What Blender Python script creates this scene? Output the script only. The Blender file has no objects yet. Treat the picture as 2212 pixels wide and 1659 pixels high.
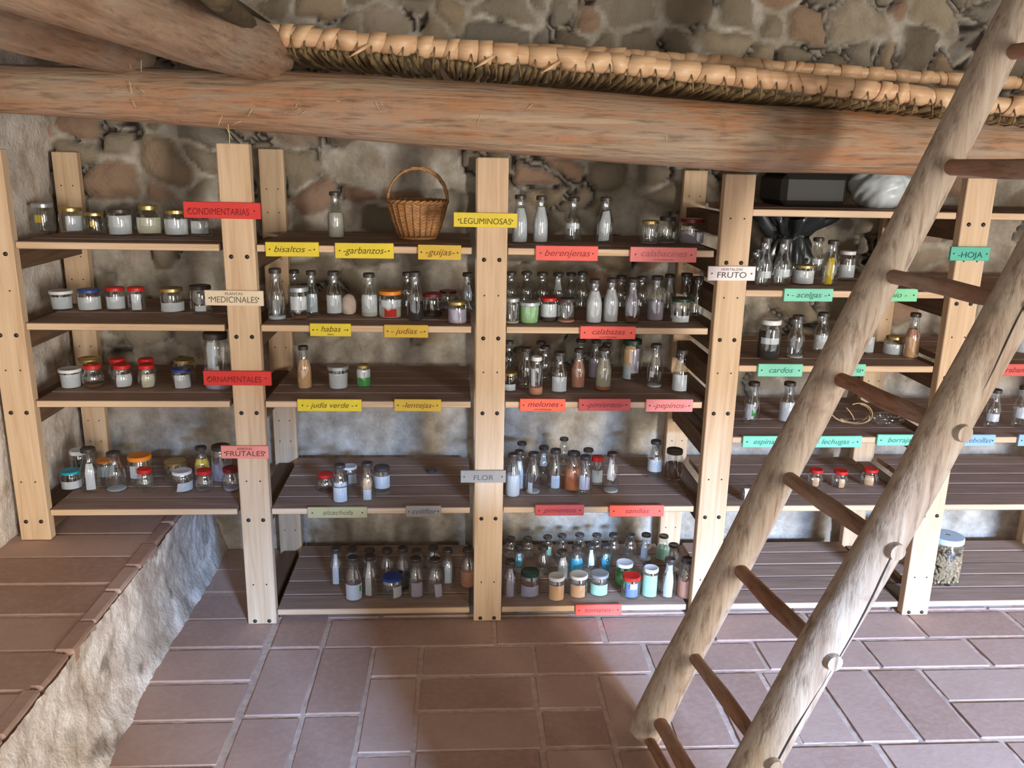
import bpy, math, random
import numpy as np
from mathutils import Vector, Matrix
random.seed(7)
RNG = np.random.default_rng(11)
SC = bpy.context.scene
COL = SC.collection

# ------------------------------------------------------------------ camera
F = 1833.17
PITCH, YAW, ROLL = 0.259501, 0.0634636, 0.0195843
CAM = np.array([0.733617, -2.883198, 1.700498])
_fw = np.array([math.sin(YAW), math.cos(YAW), 0]); _rt = np.array([math.cos(YAW), -math.sin(YAW), 0]); _up = np.array([0, 0, 1.0])
_f = _fw*math.cos(PITCH) - _up*math.sin(PITCH); _u = _up*math.cos(PITCH) + _fw*math.sin(PITCH)
R3 = _rt*math.cos(ROLL) + _u*math.sin(ROLL); U3 = _u*math.cos(ROLL) - _rt*math.sin(ROLL)
cd = bpy.data.cameras.new('camera'); cam = bpy.data.objects.new('camera', cd); COL.objects.link(cam)
cd.sensor_width = 36; cd.sensor_fit = 'HORIZONTAL'; cd.lens = F/2212*36; cd.clip_start = 0.02
cam.matrix_world = Matrix(((R3[0], U3[0], -_f[0], CAM[0]), (R3[1], U3[1], -_f[1], CAM[1]), (R3[2], U3[2], -_f[2], CAM[2]), (0, 0, 0, 1)))
SC.camera = cam

def P(px, py, ax, val):
    """point of the place seen at (px, py) of the 2212 x 1659 frame, on the plane axis ax = val"""
    v = _f + R3*((px-1106)/F) - U3*((py-829.5)/F)
    return CAM + v*((val-CAM[ax])/v[ax])
def depth(p): return float((np.array(p)-CAM) @ _f)

# ------------------------------------------------------------------ light, exposure
SC.view_settings.view_transform = 'Standard'; SC.view_settings.look = 'None'
SC.view_settings.gamma = 1; SC.view_settings.use_curve_mapping = False
SC.view_settings.exposure = -0.08
SC.cycles.transparent_max_bounces = 40; SC.cycles.max_bounces = 8; SC.cycles.use_denoising = True
W = bpy.data.worlds.new('world'); SC.world = W; W.use_nodes = True
W.node_tree.nodes['Background'].inputs[0].default_value = (1.0, 0.93, 0.84, 1)
W.node_tree.nodes['Background'].inputs[1].default_value = 0.90

def area(name, loc, aim, sx, sy, power, col, spread=math.pi):
    l = bpy.data.lights.new(name, 'AREA'); l.shape = 'RECTANGLE'; l.size = sx; l.size_y = sy
    l.energy = power; l.color = col; l.spread = spread
    o = bpy.data.objects.new(name, l); COL.objects.link(o); o.location = loc
    d = Vector(aim)-Vector(loc); o.rotation_euler = d.to_track_quat('-Z', 'Y').to_euler()
    return o
# daylight through the barn doorway, to the right behind the camera
area('door_daylight', (4.4, -7.2, 1.45), (1.0, 0.2, 0.7), 0.7, 2.3, 590, (1.0, 0.96, 0.90))
# a small window, behind the camera
area('window_daylight', (0.3, -6.6, 1.75), (0.6, 0.2, 0.9), 0.3, 1.2, 70, (1.0, 0.97, 0.93))
# blue sky higher up, let in under the door lintel
area('sky_through_door', (4.7, -10.5, 3.6), (1.2, 0.0, 0.2), 1.3, 1.4, 6000, (0.34, 0.56, 1.0))

# ------------------------------------------------------------------ helpers
def s2l(v):
    v /= 255.0
    return v/12.92 if v <= 0.04045 else ((v+0.055)/1.055)**2.4
def rgb(r, g, b): return (s2l(r), s2l(g), s2l(b), 1)

def obj(name, verts, faces, mat=None, parent=None, smooth=True, angle=None, mats=None, midx=None):
    me = bpy.data.meshes.new(name); me.from_pydata([tuple(map(float, v)) for v in verts], [], faces)
    if mats:
        for m in mats: me.materials.append(m)
        if midx is not None: me.polygons.foreach_set('material_index', midx)
    elif mat: me.materials.append(mat)
    if smooth:
        me.shade_smooth()
        if angle: me.set_sharp_from_angle(angle=math.radians(angle))
    me.update()
    o = bpy.data.objects.new(name, me); COL.objects.link(o)
    if parent: o.parent = parent
    return o
def empty(name, loc, parent=None, rz=0):
    o = bpy.data.objects.new(name, None); COL.objects.link(o); o.location = tuple(map(float, loc)); o.rotation_euler = (0, 0, rz)
    o.empty_display_size = 0.05
    if parent: o.parent = parent
    return o
def tag(o, label, cat, group=None):
    o['label'] = label; o['category'] = cat
    if group: o['group'] = group
    return o
def structure(o): o['kind'] = 'structure'; return o
def part_label(o, s): o['label'] = s; return o

class MB:
    def __init__(s): s.v = []; s.f = []
    def add(s, v, f):
        n = len(s.v); s.v += [tuple(map(float, p)) for p in v]; s.f += [[i+n for i in q] for q in f]; return s
    def box(s, x0, x1, y0, y1, z0, z1, b=0.0):
        if b <= 0:
            v = [(x, y, z) for x in (x0, x1) for y in (y0, y1) for z in (z0, z1)]
            return s.add(v, [(0, 1, 3, 2), (4, 6, 7, 5), (0, 4, 5, 1), (2, 3, 7, 6), (0, 2, 6, 4), (1, 5, 7, 3)])
        # chamfered box: 24 verts
        v = []; ix = {}
        for i, x in enumerate((x0, x1)):
            for j, y in enumerate((y0, y1)):
                for k, z in enumerate((z0, z1)):
                    sx, sy, sz = (b if i == 0 else -b), (b if j == 0 else -b), (b if k == 0 else -b)
                    ix[i, j, k, 0] = len(v); v.append((x, y+sy, z+sz))
                    ix[i, j, k, 1] = len(v); v.append((x+sx, y, z+sz))
                    ix[i, j, k, 2] = len(v); v.append((x+sx, y+sy, z))
        f = []
        for i in (0, 1):
            q = [ix[i, 0, 0, 0], ix[i, 1, 0, 0], ix[i, 1, 1, 0], ix[i, 0, 1, 0]]; f.append(q if i else q[::-1])
            q = [ix[0, i, 0, 1], ix[1, i, 0, 1], ix[1, i, 1, 1], ix[0, i, 1, 1]]; f.append(q[::-1] if i else q)
            q = [ix[0, 0, i, 2], ix[1, 0, i, 2], ix[1, 1, i, 2], ix[0, 1, i, 2]]; f.append(q if i else q[::-1])
        for a in (0, 1):
            for c in (0, 1):
                f.append([ix[0, a, c, 1], ix[1, a, c, 1], ix[1, a, c, 2], ix[0, a, c, 2]])
                f.append([ix[a, 0, c, 0], ix[a, 1, c, 0], ix[a, 1, c, 2], ix[a, 0, c, 2]])
                f.append([ix[a, c, 0, 0], ix[a, c, 1, 0], ix[a, c, 1, 1], ix[a, c, 0, 1]])
                for e in (0, 1): f.append([ix[a, c, e, 0], ix[a, c, e, 1], ix[a, c, e, 2]])
        return s.add(v, f)
    def tube(s, pts, r, n=10, cap=True):
        pts = [np.array(p, float) for p in pts]; m = len(pts)
        rr = r if hasattr(r, '__len__') else [r]*m
        v = []; f = []; up = None
        for i in range(m):
            t = pts[min(i+1, m-1)]-pts[max(i-1, 0)]; t = t/(np.linalg.norm(t)+1e-12)
            if up is None:
                up = np.array([0, 0, 1.0]) if abs(t[2]) < 0.9 else np.array([0, 1.0, 0])
            a = np.cross(t, up); a /= np.linalg.norm(a)+1e-12; b = np.cross(a, t); up = b
            for k in range(n):
                q = 2*math.pi*k/n; v.append(pts[i]+rr[i]*(a*math.cos(q)+b*math.sin(q)))
        for i in range(m-1):
            for k in range(n):
                k2 = (k+1) % n; f.append((i*n+k, i*n+k2, (i+1)*n+k2, (i+1)*n+k))
        if cap: f.append(list(range(n))[::-1]); f.append([(m-1)*n+k for k in range(n)])
        return s.add(v, f)
    def lathe(s, prof, n=24, c=(0, 0, 0)):
        v = []; f = []; m = len(prof)
        for r, z in prof:
            for k in range(n):
                q = 2*math.pi*k/n; v.append((c[0]+max(r, 1e-4)*math.cos(q), c[1]+max(r, 1e-4)*math.sin(q), c[2]+z))
        for i in range(m-1):
            for k in range(n):
                k2 = (k+1) % n; f.append((i*n+k, i*n+k2, (i+1)*n+k2, (i+1)*n+k))
        return s.add(v, f)
    def build(s, name, mat=None, parent=None, smooth=False, angle=None, **kw):
        return obj(name, s.v, s.f, mat, parent, smooth, angle, **kw)

def lerp(a, b, t): return np.array(a, float)*(1-t)+np.array(b, float)*t
def sstep(a, b, x): t = np.clip((x-a)/(b-a), 0, 1); return t*t*(3-2*t)
def vnoise(x, y, seed):
    r = np.random.default_rng(seed); T = r.random((257, 257))
    xi = np.floor(x).astype(int); yi = np.floor(y).astype(int); fx = x-xi; fy = y-yi
    fx = fx*fx*(3-2*fx); fy = fy*fy*(3-2*fy); xi %= 256; yi %= 256
    return (T[xi, yi]*(1-fx)+T[xi+1, yi]*fx)*(1-fy)+(T[xi, yi+1]*(1-fx)+T[xi+1, yi+1]*fx)*fy
def fbm(x, y, seed, octv=4):
    s = 0; a = 0.5
    for o in range(octv): s = s+a*vnoise(x*2**o+7.3*o, y*2**o+3.1*o, seed+o); a *= 0.5
    return s-0.47

# ------------------------------------------------------------------ materials
def newmat(name):
    m = bpy.data.materials.new(name); m.use_nodes = True
    nt = m.node_tree; b = nt.nodes['Principled BSDF']; return m, nt, b
def N(nt, t, **kw):
    n = nt.nodes.new(t)
    for k, v in kw.items(): setattr(n, k, v)
    return n
def ramp(nt, fac, stops):
    r = N(nt, 'ShaderNodeValToRGB'); nt.links.new(fac, r.inputs[0])
    e = r.color_ramp.elements
    while len(e) > 1: e.remove(e[0])
    e[0].position = stops[0][0]; e[0].color = stops[0][1]
    for p, c in stops[1:]:
        q = e.new(p); q.color = c
    return r.outputs[0]
def mapped(nt, scale, coord='Object', rot=(0, 0, 0)):
    tc = N(nt, 'ShaderNodeTexCoord'); mp = N(nt, 'ShaderNodeMapping'); mp.inputs['Scale'].default_value = scale; mp.inputs['Rotation'].default_value = rot
    nt.links.new(tc.outputs[coord], mp.inputs[0]); return mp.outputs[0]
def noise(nt, vec, scale, detail=4, rough=0.55, dist=0):
    n = N(nt, 'ShaderNodeTexNoise'); n.inputs['Scale'].default_value = scale; n.inputs['Detail'].default_value = detail
    n.inputs['Roughness'].default_value = rough; n.inputs['Distortion'].default_value = dist
    nt.links.new(vec, n.inputs['Vector']); return n.outputs['Fac']
def bump(nt, b, h, strength=0.3, dist=0.01):
    n = N(nt, 'ShaderNodeBump'); n.inputs['Strength'].default_value = strength; n.inputs['Distance'].default_value = dist
    nt.links.new(h, n.inputs['Height']); nt.links.new(n.outputs[0], b.inputs['Normal'])
def mixc(nt, fac, a, b, mode='MIX'):
    n = N(nt, 'ShaderNodeMix', data_type='RGBA', blend_type=mode)
    for i, v in ((0, fac), (6, a), (7, b)):
        if hasattr(v, 'type'): nt.links.new(v, n.inputs[i])
        else: n.inputs[i].default_value = v
    return n.outputs[2]
def plain(name, col, rough=0.6, metal=0, spec=0.5, noisy=0.0, nscale=30):
    m, nt, b = newmat(name)
    b.inputs['Roughness'].default_value = rough; b.inputs['Metallic'].default_value = metal; b.inputs['Specular IOR Level'].default_value = spec
    if noisy:
        f = noise(nt, mapped(nt, (1, 1, 1)), nscale, 5)
        d = tuple(c*(1-noisy) for c in col[:3])+(1,); l = tuple(min(1, c*(1+noisy)) for c in col[:3])+(1,)
        nt.links.new(ramp(nt, f, [(0.3, d), (0.7, l)]), b.inputs['Base Color'])
    else: b.inputs['Base Color'].default_value = col
    return m
def wood(name, stops, grain=(1, 1, 12), scale=14, rough=0.7, bstr=0.15, spec=0.3):
    m, nt, b = newmat(name); v = mapped(nt, grain)
    f = noise(nt, v, scale, 6, 0.6, 0.6)
    f2 = noise(nt, mapped(nt, (1, 1, 1)), 5, 3)
    c = ramp(nt, f, stops)
    c = mixc(nt, f2, c, mixc(nt, 0.5, c, (0.9, 0.85, 0.75, 1), 'MULTIPLY'))
    nt.links.new(c, b.inputs['Base Color']); b.inputs['Roughness'].default_value = rough; b.inputs['Specular IOR Level'].default_value = spec
    bump(nt, b, f, bstr, 0.004); return m
M = {}
PINE = [(0.25, rgb(188, 154, 118)), (0.5, rgb(212, 181, 147)), (0.75, rgb(224, 199, 168))]
M['pine'] = wood('pine', PINE, (14, 14, 0.7), 3)                     # grain along Z
M['pine_x'] = wood('pine_edge', PINE, (0.7, 14, 14), 3)
M['stain'] = wood('stained_boards', [(0.25, rgb(138, 112, 98)), (0.6, rgb(164, 138, 122)), (0.85, rgb(186, 164, 150))], (0.8, 10, 10), 4, 0.75)
M['rail'] = wood('side_rail', [(0.3, rgb(92, 70, 54)), (0.7, rgb(128, 100, 76))], (10, 0.8, 10), 4, 0.8)
M['bolt'] = plain('bolt', rgb(62, 58, 54), 0.4, 0.7)
M['nail'] = plain('nail_hole', rgb(60, 44, 34), 0.8)
M['lid_k'] = plain('dark_lid', rgb(66, 58, 54), 0.38, 0, 0.5)
M['lid_w'] = plain('white_lid', rgb(225, 226, 226), 0.4)
M['lid_g'] = plain('gold_lid', rgb(190, 165, 100), 0.32, 0.8)
M['lid_b'] = plain('blue_lid', rgb(40, 70, 150), 0.4)
M['lid_r'] = plain('red_lid', rgb(205, 36, 30), 0.4)
M['lid_c'] = plain('crimson_lid', rgb(120, 24, 28), 0.4)
M['lid_o'] = plain('orange_lid', rgb(235, 138, 34), 0.4)
M['lid_t'] = plain('teal_lid', rgb(40, 160, 185), 0.4)
M['lid_d'] = plain('green_lid', rgb(28, 62, 46), 0.4)
M['lid_s'] = plain('silver_lid', rgb(190, 195, 198), 0.3, 0.6)
COLS = {'w': (226, 226, 230), 'e': (222, 214, 190), 'y': (240, 205, 40), 'c': (60, 190, 222), 'n': (70, 170, 70), 'm': (190, 236, 212), 'p': (236, 186, 140),
        'l': (190, 178, 196), 'b': (110, 74, 48), 'i': (205, 198, 184), 'k': (52, 48, 48), 'o': (222, 120, 60), 'r': (222, 40, 30), 'h': (166, 214, 150),
        'f': (200, 206, 214), 's': (214, 150, 120), 'q': (205, 226, 190), 'u': (120, 150, 205)}
for k, c in COLS.items():
    M['col_'+k] = plain('content_'+k, rgb(*c), 0.75, noisy=0.10, nscale=160 if k in 'bkosi' else 25)
def glass_mat(name, tint, ior_pow, rough=0.02, dark=0.0):
    m = bpy.data.materials.new(name); m.use_nodes = True; nt = m.node_tree; nt.nodes.clear()
    o = N(nt, 'ShaderNodeOutputMaterial'); mx = N(nt, 'ShaderNodeMixShader')
    tr = N(nt, 'ShaderNodeBsdfTransparent'); gl = N(nt, 'ShaderNodeBsdfGlossy'); gl.inputs['Roughness'].default_value = rough
    gl.inputs['Color'].default_value = (0.95, 0.98, 1, 1)
    lw = N(nt, 'ShaderNodeLayerWeight'); lw.inputs['Blend'].default_value = ior_pow
    nt.links.new(lw.outputs['Facing'], mx.inputs[0])
    f = ramp(nt, lw.outputs['Facing'], [(0.0, (0.24, 0.24, 0.24, 1)), (0.55, (0.22, 0.22, 0.22, 1)), (0.93, (0.4, 0.4, 0.4, 1)), (1, (0.55, 0.55, 0.55, 1))])
    nt.links.new(f, mx.inputs[0])
    t2 = ramp(nt, lw.outputs['Facing'], [(0.0, tint), (0.75, tint), (1.0, tuple(c*0.55 for c in tint[:3])+(1,))])
    nt.links.new(t2, tr.inputs[0])
    nt.links.new(tr.outputs[0], mx.inputs[1]); nt.links.new(gl.outputs[0], mx.inputs[2]); nt.links.new(mx.outputs[0], o.inputs[0]); return m
M['glass'] = glass_mat('clear_glass', (0.92, 0.95, 0.945, 1), 0.5, 0.05)
M['film'] = glass_mat('clear_film', (0.93, 0.93, 0.93, 1), 0.5, 0.12)

# stone, plaster
def wall_mat(name, mortar, stones, crevice, patch=None):
    m, nt, b = newmat(name)
    a = N(nt, 'ShaderNodeAttribute'); a.attribute_name = 'stone'
    t = N(nt, 'ShaderNodeAttribute'); t.attribute_name = 'tint'
    cv = N(nt, 'ShaderNodeAttribute'); cv.attribute_name = 'crevice'
    v = mapped(nt, (1, 1, 1)); n1 = noise(nt, v, 9, 6, 0.65); n2 = noise(nt, v, 60, 4, 0.6); n3 = noise(nt, v, 2.2, 3)
    mc = ramp(nt, n1, mortar); sc_ = ramp(nt, t.outputs['Fac'], stones)
    sc2 = mixc(nt, n2, mixc(nt, 0.45, sc_, (0.55, 0.52, 0.5, 1), 'MULTIPLY'), sc_)
    c = mixc(nt, a.outputs['Fac'], mc, sc2)
    c = mixc(nt, cv.outputs['Fac'], c, crevice)
    nt.links.new(c, b.inputs['Base Color']); b.inputs['Roughness'].default_value = 0.95; b.inputs['Specular IOR Level'].default_value = 0.1
    h = N(nt, 'ShaderNodeMath', operation='ADD'); nt.links.new(n1, h.inputs[0]); nt.links.new(n2, h.inputs[1])
    bump(nt, b, h.outputs[0], 0.55, 0.012); return m
MORT = [(0.3, rgb(138, 126, 110)), (0.5, rgb(174, 163, 147)), (0.75, rgb(212, 205, 194))]
STON = [(0.0, rgb(126, 114, 98)), (0.3, rgb(156, 142, 120)), (0.5, rgb(138, 130, 118)), (0.7, rgb(168, 152, 126)), (0.88, rgb(160, 128, 106)), (1.0, rgb(178, 168, 150))]
M['wall'] = wall_mat('rubble_wall', MORT, STON, rgb(56, 48, 42))
M['limewash'] = wall_mat('limewashed_wall', [(0.3, rgb(176, 158, 142)), (0.5, rgb(220, 208, 195)), (0.72, rgb(240, 234, 225))], STON, rgb(92, 80, 68))
def tile_mat():
    m, nt, b = newmat('terracotta_tiles')
    t = N(nt, 'ShaderNodeAttribute'); t.attribute_name = 'tint'
    v = mapped(nt, (1, 1, 1)); n1 = noise(nt, v, 5, 6, 0.6); n2 = noise(nt, v, 45, 4)
    c = ramp(nt, t.outputs['Fac'], [(0, rgb(178, 146, 130)), (0.5, rgb(191, 160, 145)), (1, rgb(202, 174, 160))])
    c = mixc(nt, n1, mixc(nt, 0.7, c, rgb(200, 182, 172), 'MULTIPLY'), c)
    c = mixc(nt, ramp(nt, n2, [(0.45, (0, 0, 0, 1)), (0.75, (0.35, 0.35, 0.35, 1))]), c, rgb(190, 170, 154))
    nt.links.new(c, b.inputs['Base Color']); b.inputs['Roughness'].default_value = 0.7; b.inputs['Specular IOR Level'].default_value = 0.3
    bump(nt, b, n2, 0.2, 0.004); return m
M['tile'] = tile_mat()
M['mortar'] = plain('floor_mortar', rgb(192, 168, 152), 0.95, noisy=0.2, nscale=40)
M['dark_tile'] = plain('platform_tiles', rgb(128, 92, 70), 0.8, noisy=0.2, nscale=9)
def log_mat(name, stops, axis, fine=7.0, bstr=0.7):
    m, nt, b = newmat(name)
    g = {0: (0.38, 9, 9), 1: (9, 0.5, 9), 2: (9, 9, 0.5)}[axis]; g2 = {0: (0.12, 1, 1), 1: (1, 0.12, 1), 2: (1, 1, 0.12)}[axis]
    f = noise(nt, mapped(nt, g), 2.6, 8, 0.68, 1.1); f2 = noise(nt, mapped(nt, (1, 1, 1)), 3.4, 5, 0.6, 0.4)
    f3 = noise(nt, mapped(nt, g2), 70, 4, 0.6); f4 = noise(nt, mapped(nt, (1, 1, 1)), fine, 6, 0.7)
    c = ramp(nt, f, stops)
    grey = mixc(nt, 0.55, c, rgb(168, 154, 136))
    c = mixc(nt, ramp(nt, f2, [(0.40, (0, 0, 0, 1)), (0.64, (1, 1, 1, 1))]), c, grey)
    c = mixc(nt, ramp(nt, f3, [(0.30, (0.55, 0.55, 0.55, 1)), (0.48, (0, 0, 0, 1))]), c, rgb(84, 62, 48))
    c = mixc(nt, ramp(nt, f4, [(0.28, (0.5, 0.5, 0.5, 1)), (0.42, (0, 0, 0, 1))]), c, rgb(104, 80, 62))
    nt.links.new(c, b.inputs['Base Color']); b.inputs['Roughness'].default_value = 0.8; b.inputs['Specular IOR Level'].default_value = 0.2
    h = N(nt, 'ShaderNodeMath', operation='ADD'); nt.links.new(f, h.inputs[0]); nt.links.new(f3, h.inputs[1])
    bump(nt, b, h.outputs[0], bstr, 0.009); return m
M['beam'] = log_mat('beam_wood', [(0.2, rgb(96, 70, 54)), (0.36, rgb(146, 108, 80)), (0.46, rgb(178, 126, 88)), (0.55, rgb(160, 132, 106)), (0.68, rgb(192, 160, 126)), (0.88, rgb(190, 168, 142))], 0)
M['log'] = log_mat('joist_wood', [(0.2, rgb(108, 78, 58)), (0.45, rgb(152, 118, 92)), (0.65, rgb(176, 144, 116)), (0.85, rgb(190, 164, 138))], 1)
M['ladder'] = log_mat('ladder_wood', [(0.2, rgb(120, 98, 82)), (0.42, rgb(164, 142, 122)), (0.62, rgb(186, 170, 152)), (0.85, rgb(200, 188, 172))], 2, 7.0, 0.4)
M['rung'] = log_mat('rung_wood', [(0.2, rgb(110, 74, 56)), (0.5, rgb(150, 106, 82)), (0.8, rgb(172, 128, 102))], 1)
M['cane'] = wood('cane', [(0.25, rgb(196, 146, 106)), (0.5, rgb(220, 178, 136)), (0.8, rgb(234, 206, 168))], (2, 12, 12), 3, 0.45, 0.2, 0.5)
M['old_cane'] = wood('old_cane', [(0.25, rgb(84, 68, 46)), (0.55, rgb(128, 106, 72)), (0.85, rgb(164, 144, 100))], (12, 1.2, 12), 4, 0.7, 0.3)
M['thatch'] = wood('cane_ceiling', [(0.25, rgb(58, 48, 36)), (0.7, rgb(100, 86, 62))], (12, 1, 12), 4, 0.9, 0.4)
M['wicker'] = wood('wicker', [(0.25, rgb(146, 96, 56)), (0.55, rgb(186, 134, 84)), (0.85, rgb(208, 162, 110))], (8, 8, 20), 5, 0.5, 0.3, 0.5)
M['twine'] = plain('twine', rgb(186, 156, 112), 0.8, noisy=0.2, nscale=120)
M['straw'] = plain('straw', rgb(220, 198, 150), 0.7)
M['ink'] = plain('ink', rgb(44, 36, 30), 0.8)

# ------------------------------------------------------------------ room shell
def height_wall(name, mat, U0, U1, V0, V1, step, place, stone_w, stone_h, seed, cover, amp, rough):
    nu = int((U1-U0)/step)+1; nv = int((V1-V0)/step)+1
    uu, vv = np.meshgrid(np.linspace(U0, U1, nu), np.linspace(V0, V1, nv), indexing='ij')
    r = np.random.default_rng(seed); sx = []; row = 0; v = V0-stone_h
    while v < V1+stone_h:
        u = U0-stone_w+(row % 2)*stone_w*0.5
        while u < U1+stone_w:
            sx.append((u+r.uniform(-.33, .33)*stone_w, v+r.uniform(-.33, .33)*stone_h)); u += stone_w*r.uniform(.6, 1.35)
        v += stone_h*r.uniform(.8, 1.2); row += 1
    wt = r.uniform(-.18, .28, len(sx)); S = np.array(sx); tint = r.random(len(S)); tl = r.uniform(-1, 1, (len(S), 2)); prot = r.uniform(.3, 1, len(S))
    wu = uu+0.17*fbm(uu*5, vv*5, seed+3, 4); wv = vv+0.12*fbm(uu*5+9, vv*5, seed+5, 4)
    stone = np.zeros_like(uu); tn = np.zeros_like(uu); cre = np.zeros_like(uu); H = np.zeros_like(uu)
    for i in range(nu):
        du = (wu[i][:, None]-S[:, 0][None])/stone_w; dv = (wv[i][:, None]-S[:, 1][None])/stone_h
        d = np.hypot(du, dv)-wt[None]; k = np.argpartition(d, 1, axis=1)[:, :2]
        da = np.take_along_axis(d, k, 1); o = np.argsort(da, 1); k = np.take_along_axis(k, o, 1); da = np.take_along_axis(da, o, 1)
        e = da[:, 1]-da[:, 0]; id_ = k[:, 0]
        cv = cover(uu[i], vv[i])
        m = sstep(.10, .24, e)*sstep(0.25, 0.6, prot[id_]+cv)
        stone[i] = m; tn[i] = tint[id_]
        H[i] = m*amp*(0.45*prot[id_]+0.55*sstep(.1, .7, e)+0.25*(tl[id_, 0]*(wu[i]-S[id_, 0])/stone_w+tl[id_, 1]*(wv[i]-S[id_, 1])/stone_h))
        g = sstep(.10, .03, np.abs(e-.10))*sstep(.52, .66, vnoise(uu[i]*9, vv[i]*9, seed+8))*sstep(.3, .6, prot[id_]+cv)
        cre[i] = g; H[i] -= g*amp*.7
    H += rough*(fbm(uu*5, vv*5, seed+20, 5)+0.5*fbm(uu*24, vv*24, seed+30, 3))
    verts = [place(a, b, h) for a, b, h in zip(uu.ravel(), vv.ravel(), H.ravel())]
    faces = [(i*nv+j, (i+1)*nv+j, (i+1)*nv+j+1, i*nv+j+1) for i in range(nu-1) for j in range(nv-1)]
    o = obj(name, verts, faces, mat)
    for nm, arr in (('stone', stone), ('tint', tn), ('crevice', cre)):
        at = o.data.attributes.new(nm, 'FLOAT', 'POINT'); at.data.foreach_set('value', arr.ravel().astype(np.float32))
    return structure(o)
height_wall('wall_back', M['wall'], -1.0, 4.3, -0.02, 2.75, 0.0125, lambda u, v, h: (u, 0.645-h, v), 0.17, 0.125, 5,
            lambda u, v: -0.75*sstep(.95, .5, v)+0.15*sstep(1.6, 1.9, v)-.35*sstep(.45, .6, vnoise(u*3, v*3, 77))*sstep(1.8, 1.5, v), 0.034, 0.035)
height_wall('wall_left', M['limewash'], -2.4, 0.66, 0.2, 2.75, 0.02, lambda u, v, h: (-0.865+h, u, v), 0.2, 0.15, 23, lambda u, v: -0.75+0*u, 0.02, 0.03)
# unseen door lintel and jamb behind the camera, shaped to cut sky light
structure(MB().box(0.2, 8.5, -4.9, -4.5, 1.85, 3.4).box(1.15, 1.9, -4.9, -4.5, 0, 1.85).build('wall_front', M['wall']))
structure(MB().box(-1.0, 4.5, -4.9, .8, 3.3, 3.36).build('ceiling_roof', M['thatch']))

def floor_tiles(name, tiles, ztop, thick, mat, seed):
    r = np.random.default_rng(seed); mb = MB(); tint = []
    for x0, x1, y0, y1 in tiles:
        g = 0.007; j = lambda: r.uniform(-.003, .003); dz = r.uniform(-.002, .002)
        n0 = len(mb.v); mb.box(x0+g+j(), x1-g+j(), y0+g+j(), y1-g+j(), ztop-thick, ztop+dz, 0.004)
        tint += [r.random()]*(len(mb.v)-n0)
    o = mb.build(name, mat, None, True, 40)
    at = o.data.attributes.new('tint', 'FLOAT', 'POINT'); at.data.foreach_set('value', np.array(tint, np.float32)); return o
tiles = []
y = -2.0
for k in range(14):                                               # left column of single tiles
    yy = 0.66-k*0.203; tiles.append((-0.36, 0.045, yy-0.203-0.005, yy-0.005))
def vcol(x0, x1, ystart, ln=.383, n=7):
    for k in range(n): tiles.append((x0, x1, ystart-(k+1)*ln, ystart-k*ln))
tiles.append((0.055, 0.245, -0.165, 0.25)); vcol(0.055, 0.245, -0.165); vcol(0.245, 0.43, 0.03-.19)
tiles.append((.43, .60, -.35, -.165))
vcol(.43, .60, -.35)
for k, (x0, ln) in enumerate(((0.245, .62), (.60, .40), (.60, .385), (.60, .39), (.60, .38), (.60, .4), (.6, .39), (.6, .4), (.6, .39))):
    y1 = -.165+ (0.19 if k == 0 else 0) - (k-1)*.187*(k > 0); y0 = y1-.187
    if k == 0: y1, y0 = .03, -.165
    x = x0; first = True
    while x < 1.2 if k not in (0, 1) else x < 3.9:
        L = ln if first else .405; first = False
        if k >= 2: L = min(L, 1.2-x) if 1.2-x < .7 and 1.2-x < L+.1 else L
        tiles.append((x, x+L, y0, y1)); x += L
for k in range(6): tiles.append((1.2+k*.19, 1.39+k*.19, -.735, -.352))
for r_ in range(2):
    for k in range(4): tiles.append((2.34+k*.4, 2.74+k*.4, -.352-.19*(r_+1), -.352-.19*r_))
for r_ in range(7):
    for k in range(8):
        x = 1.2+k*.4-(0.17 if r_ % 2 else 0); tiles.append((max(1.2, x), x+.4, -.735-.19*(r_+1), -.735-.19*r_))
for k in range(11): tiles.append((-.36+.4*k, .04+.4*k, .035, .235)); tiles.append((-.36+.4*k, .04+.4*k, .235, .435)); tiles.append((-.36+.4*k, .04+.4*k, .435, .64))
tiles = [t for t in tiles if t[1]-t[0] > .03]
floor = floor_tiles('floor', [t for t in tiles if not (t[3] > .036 and t[0] < .05 and t[1] < .06 and False)], 0.0, 0.03, M['tile'], 3); structure(floor)
def grid_sheet(name, mat, x0, x1, y0, y1, z, step, amp, seed):
    nx = int((x1-x0)/step)+1; ny = int((y1-y0)/step)+1
    X, Y = np.meshgrid(np.linspace(x0, x1, nx), np.linspace(y0, y1, ny), indexing='ij'); Z = z+amp*fbm(X*30, Y*30, seed, 3)
    return obj(name, list(zip(X.ravel(), Y.ravel(), Z.ravel())), [(i*ny+j, (i+1)*ny+j, (i+1)*ny+j+1, i*ny+j+1) for i in range(nx-1) for j in range(ny-1)], mat)
structure(grid_sheet('floor_mortar', M['mortar'], -0.4, 4.3, -3.4, 0.66, -0.0035, 0.02, 0.006, 41))
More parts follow.
